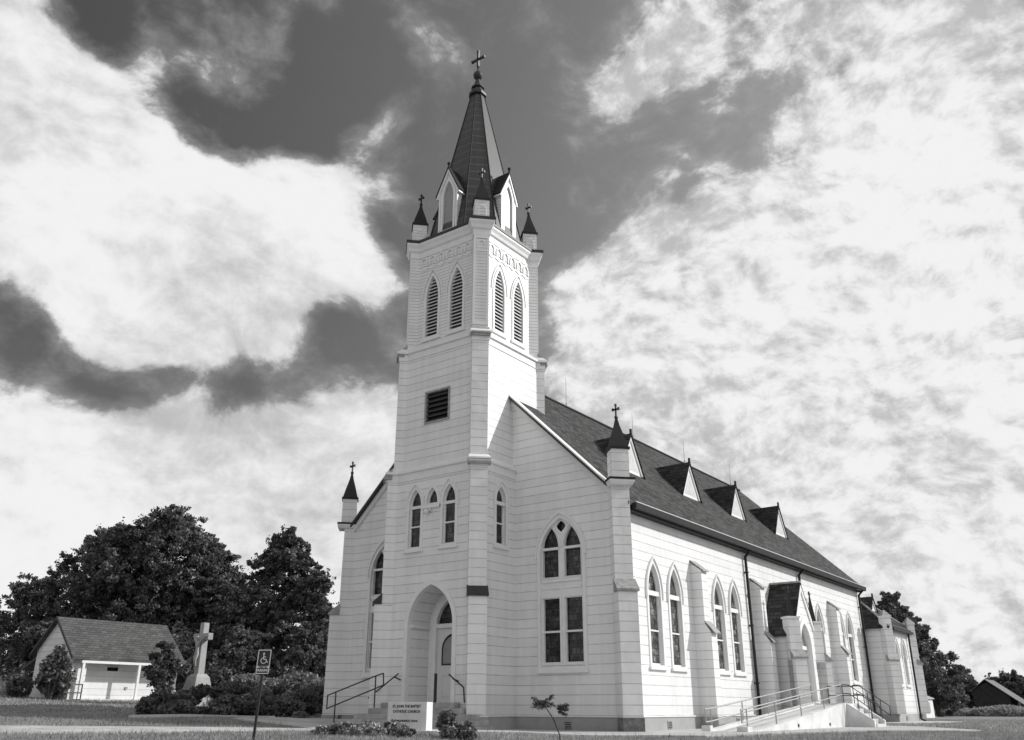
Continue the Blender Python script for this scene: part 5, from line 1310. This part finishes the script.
#CLOUDS: each bank of cloud as (azimuth from north clockwise, elevation, angular radius in degrees, weight)
BANKS = [(-73.0, 35.9, 5.1, 1), (-72.5, 27.7, 8.8, 1), (-67.3, 29.7, 6.4, 1), (-63.1, 27.4, 6.3, 1), (-58.4, 26.4, 5.9, 1), (-55.0, 28.5, 5.0, 1), (-50.6, 29.7, 4.0, 0.9), (-53.5, 33.2, 2.1, 0.8), (-49.8, 32.3, 2.5, 0.8), (-47.5, 27.8, 3.1, 0.8), (-57.8, 22.4, 3.4, 0.6), (-63.3, 21.9, 3.0, 0.55), (-65.2, 23.0, 3.0, 0.5), (-53.4, 24.0, 3.8, 0.8), (-61.2, 23.8, 4.3, 0.9), (-61.6, 39.9, 4.4, 0.36), (-57.5, 39.6, 2.7, 0.22), (-64.0, 38.1, 1.7, 0.2), (-42.3, 41.2, 3.1, 0.35), (-49.1, 36.8, 1.9, 0.5), (-46.4, 37.5, 1.6, 0.5), (-47.0, 35.1, 2.2, 0.5), (-44.9, 32.8, 1.9, 0.45), (-49.5, 33.6, 1.1, 0.2), (-23.4, 34.0, 1.1, 0.25), (-33.6, 43.3, 1.8, 0.2), (-50.4, 38.1, 4.6, -0.5), (-43.3, 31.3, 3.9, -0.45), (-37.3, 36.8, 4.5, -0.35), (-67.6, 39.1, 2.1, -0.5), (-68.3, 21.2, 2.9, -0.4), (-63.6, 17.3, 3.6, -0.05), (-54.1, 18.6, 3.8, -0.08), (-48.5, 22.5, 3.6, -0.25), (-60.3, 18.2, 3.7, 0.15), (-48.9, 19.9, 3.2, 0.2), (-32.7, 31.4, 3.9, -0.3), (-29.1, 40.2, 3.1, 0.42), (-24.2, 41.0, 4.0, 0.42), (-17.8, 41.6, 4.5, 0.42), (-11.2, 40.8, 4.4, 0.4), (-4.5, 39.6, 4.5, 0.35), (-28.0, 38.9, 1.6, 0.3), (-11.7, 35.0, 3.0, 0.45), (-7.7, 34.8, 3.5, 0.55), (-3.9, 34.6, 4.5, 0.6), (0.3, 34.4, 4.9, 0.6), (-14.4, 35.4, 2.1, 0.35), (-21.9, 33.8, 3.8, -0.15), (-27.9, 34.1, 3.2, -0.15), (-20.4, 34.0, 10.7, 0.14), (-22.6, 34.2, 5.7, 0.16), (-16.8, 34.0, 3.1, 0.2), (-29.7, 29.7, 3.9, 0.15), (-65.8, 37.1, 2.3, 0.15), (-58.1, 37.1, 3.0, 0.12), (-53.5, 40.9, 3.6, 0.15), (-32.5, 35.5, 7.7, 0.1), (-26.6, 31.8, 2.9, 0.25), (-32.8, 26.6, 2.6, 0.3), (-39.7, 38.6, 3.8, 0.1), (-31.8, 21.3, 3.6, 0.8), (-30.6, 25.8, 3.3, 0.75), (-26.9, 27.6, 3.9, 0.8), (-22.5, 28.5, 4.2, 0.8), (-17.6, 28.0, 4.4, 0.8), (-12.1, 28.6, 4.9, 0.85), (-6.9, 29.6, 5.3, 0.9), (-0.8, 28.0, 6.7, 0.9), (-23.7, 22.2, 6.5, 1), (-15.2, 21.3, 8.1, 1), (-7.0, 20.1, 8.8, 1), (-0.9, 18.8, 9.4, 1), (-27.0, 14.6, 7.8, 1), (-17.6, 12.2, 9.3, 1), (-8.8, 10.3, 9.9, 1), (-2.4, 7.5, 10.8, 1), (-14.2, 3.2, 8.2, 1), (-8.3, 1.5, 7.7, 1), (-65.3, 11.7, 5.2, 0.95), (-70.4, 12.2, 6.6, 0.9), (-60.6, 12.8, 4.5, 0.85), (-55.4, 13.9, 4.4, 0.85), (-50.5, 15.5, 4.2, 0.85), (-46.0, 17.1, 3.9, 0.8), (-60.4, 8.1, 6.5, 1), (-52.5, 9.8, 6.9, 1), (-45.0, 11.3, 5.8, 0.9), (-66.0, 4.5, 6.6, 0.9), (-55.3, 3.7, 7.8, 0.9), (-43.4, 6.4, 6.4, 0.9), (-59.9, 16.2, 2.7, 0.4), (-64.9, 15.3, 2.3, 0.4), (-44.7, 23.4, 1.4, 0.4), (-39.1, 14.7, 5.9, 0.7), (-39.0, 6.4, 8.3, 0.8), (-33.2, 5.2, 7.6, 0.8)]
D_ = None
for az_, el_, r_, w_ in BANKS:
    c_ = (math.sin(R(az_))*math.cos(R(el_)), math.cos(R(az_))*math.cos(R(el_)), math.sin(R(el_)))
    vd = N.new('ShaderNodeVectorMath'); vd.operation = 'DISTANCE'; L.new(wp.outputs[0], vd.inputs[0]); vd.inputs[1].default_value = c_
    mr = N.new('ShaderNodeMapRange'); mr.interpolation_type = 'SMOOTHSTEP'; mr.inputs[1].default_value = 0; mr.inputs[2].default_value = R(r_)*1.45; mr.inputs[3].default_value = abs(w_); mr.inputs[4].default_value = 0
    L.new(vd.outputs['Value'], mr.inputs[0])
    v_ = mr.outputs[0] if w_ > 0 else mathn(nt, 'MULTIPLY', mr.outputs[0], -1.)
    D_ = v_ if D_ is None else mathn(nt, 'ADD', D_, v_)
# scattered cloud added over the unseen rest of the sky as ambient fill
n_far = noise(1.3, 3, .5, dirv)
vf = N.new('ShaderNodeVectorMath'); vf.operation = 'DOT_PRODUCT'; L.new(dirv, vf.inputs[0]); vf.inputs[1].default_value = tuple(F)
away = N.new('ShaderNodeMapRange'); away.inputs[1].default_value = .80; away.inputs[2].default_value = .62; away.inputs[3].default_value = 0; away.inputs[4].default_value = 1; L.new(vf.outputs['Value'], away.inputs[0])
far_ = mathn(nt, 'MULTIPLY', away.outputs[0], mathn(nt, 'MULTIPLY_ADD', n_far.outputs['Fac'], 3.0, -.90))
D_ = mathn(nt, 'ADD', D_, far_)
Dc = N.new('ShaderNodeClamp'); Dc.inputs[1].default_value = -.15; Dc.inputs[2].default_value = 1.3; L.new(D_, Dc.inputs[0])
f1 = noise(5.5, 12, .60, dirv, 0, 1.25); f2 = noise(24, 9, .62, wp.outputs[0], 0, 1.5); f3 = noise(9, 8, .66, wp.outputs[0], 0, 1.3)
fb = mathn(nt, 'ADD', mathn(nt, 'MULTIPLY', mathn(nt, 'SUBTRACT', f1.outputs['Fac'], .5), NZ1), mathn(nt, 'ADD', mathn(nt, 'MULTIPLY', mathn(nt, 'SUBTRACT', f2.outputs['Fac'], .5), NZ2), mathn(nt, 'MULTIPLY', mathn(nt, 'SUBTRACT', f3.outputs['Fac'], .5), NZ3)))
# small cloudlets towards the sun side (north-east), smooth heaped cloud towards the west
we = N.new('ShaderNodeVectorMath'); we.operation = 'DOT_PRODUCT'; L.new(dirv, we.inputs[0]); we.inputs[1].default_value = (.81, .59, 0)
wk = N.new('ShaderNodeMapRange'); wk.interpolation_type = 'SMOOTHSTEP'; wk.inputs[1].default_value = -.22; wk.inputs[2].default_value = .12; wk.inputs[3].default_value = .38; wk.inputs[4].default_value = 1; L.new(we.outputs['Value'], wk.inputs[0])
den = mathn(nt, 'ADD', Dc.outputs[0], mathn(nt, 'MULTIPLY', fb, mathn(nt, 'MULTIPLY_ADD', wk.outputs[0], .25, .75)))
al = N.new('ShaderNodeMapRange'); al.interpolation_type = 'SMOOTHSTEP'; al.inputs[1].default_value = .24; al.inputs[2].default_value = .66; L.new(den, al.inputs[0])
veil = N.new('ShaderNodeMapRange'); veil.interpolation_type = 'SMOOTHSTEP'; veil.inputs[1].default_value = -.05; veil.inputs[2].default_value = .65; veil.inputs[4].default_value = .34; L.new(den, veil.inputs[0])
alm = mathn(nt, 'MAXIMUM', al.outputs[0], veil.outputs[0])
# sunlit tops and grey hollows: compare the cloud depth here with the depth a little nearer the sun
off = N.new('ShaderNodeVectorMath'); off.operation = 'ADD'; L.new(dirv, off.inputs[0]); off.inputs[1].default_value = (.020, .012, .030)
offw = N.new('ShaderNodeVectorMath'); offw.operation = 'ADD'; L.new(wp.outputs[0], offw.inputs[0]); offw.inputs[1].default_value = (.008, .005, .012)
f1b = noise(5.5, 6, .60, off.outputs[0], 0, 1.25); f2b = noise(24, 5, .62, offw.outputs[0], 0, 1.5)
rel = mathn(nt, 'ADD', mathn(nt, 'MULTIPLY', mathn(nt, 'SUBTRACT', f1.outputs['Fac'], f1b.outputs['Fac']), 1.6), mathn(nt, 'MULTIPLY', mathn(nt, 'SUBTRACT', f2.outputs['Fac'], f2b.outputs['Fac']), 1.6))
g1 = noise(3.6, 6, .58, dirv, 0, 1.5)
mott = mathn(nt, 'MULTIPLY', mathn(nt, 'SUBTRACT', f2.outputs['Fac'], .5), .7)
br = mathn(nt, 'ADD', mathn(nt, 'ADD', mathn(nt, 'MULTIPLY', den, .30), mathn(nt, 'MULTIPLY', mathn(nt, 'ADD', rel, mott), wk.outputs[0])), mathn(nt, 'MULTIPLY', mathn(nt, 'SUBTRACT', g1.outputs['Fac'], .5), mathn(nt, 'MULTIPLY_ADD', wk.outputs[0], -1.5, 3.1)))
cb_ = N.new('ShaderNodeMapRange'); cb_.interpolation_type = 'SMOOTHSTEP'; cb_.inputs[1].default_value = -.30; cb_.inputs[2].default_value = .68; cb_.inputs[3].default_value = CLO; cb_.inputs[4].default_value = CHI; L.new(br, cb_.inputs[0])
mx = N.new('ShaderNodeMix'); mx.data_type = 'FLOAT'; L.new(alm, mx.inputs[0]); L.new(mathn(nt, 'MULTIPLY', skyv, SKYK), mx.inputs[2]); L.new(cb_.outputs[0], mx.inputs[3])
L.new(mx.outputs[0], bg.inputs['Color'])
vs_ = scene.view_settings; vs_.view_transform = 'Standard'; vs_.look = 'None'; vs_.exposure = 0; vs_.gamma = 1; vs_.use_curve_mapping = False
scene.cycles.max_bounces = 6; scene.cycles.diffuse_bounces = 3
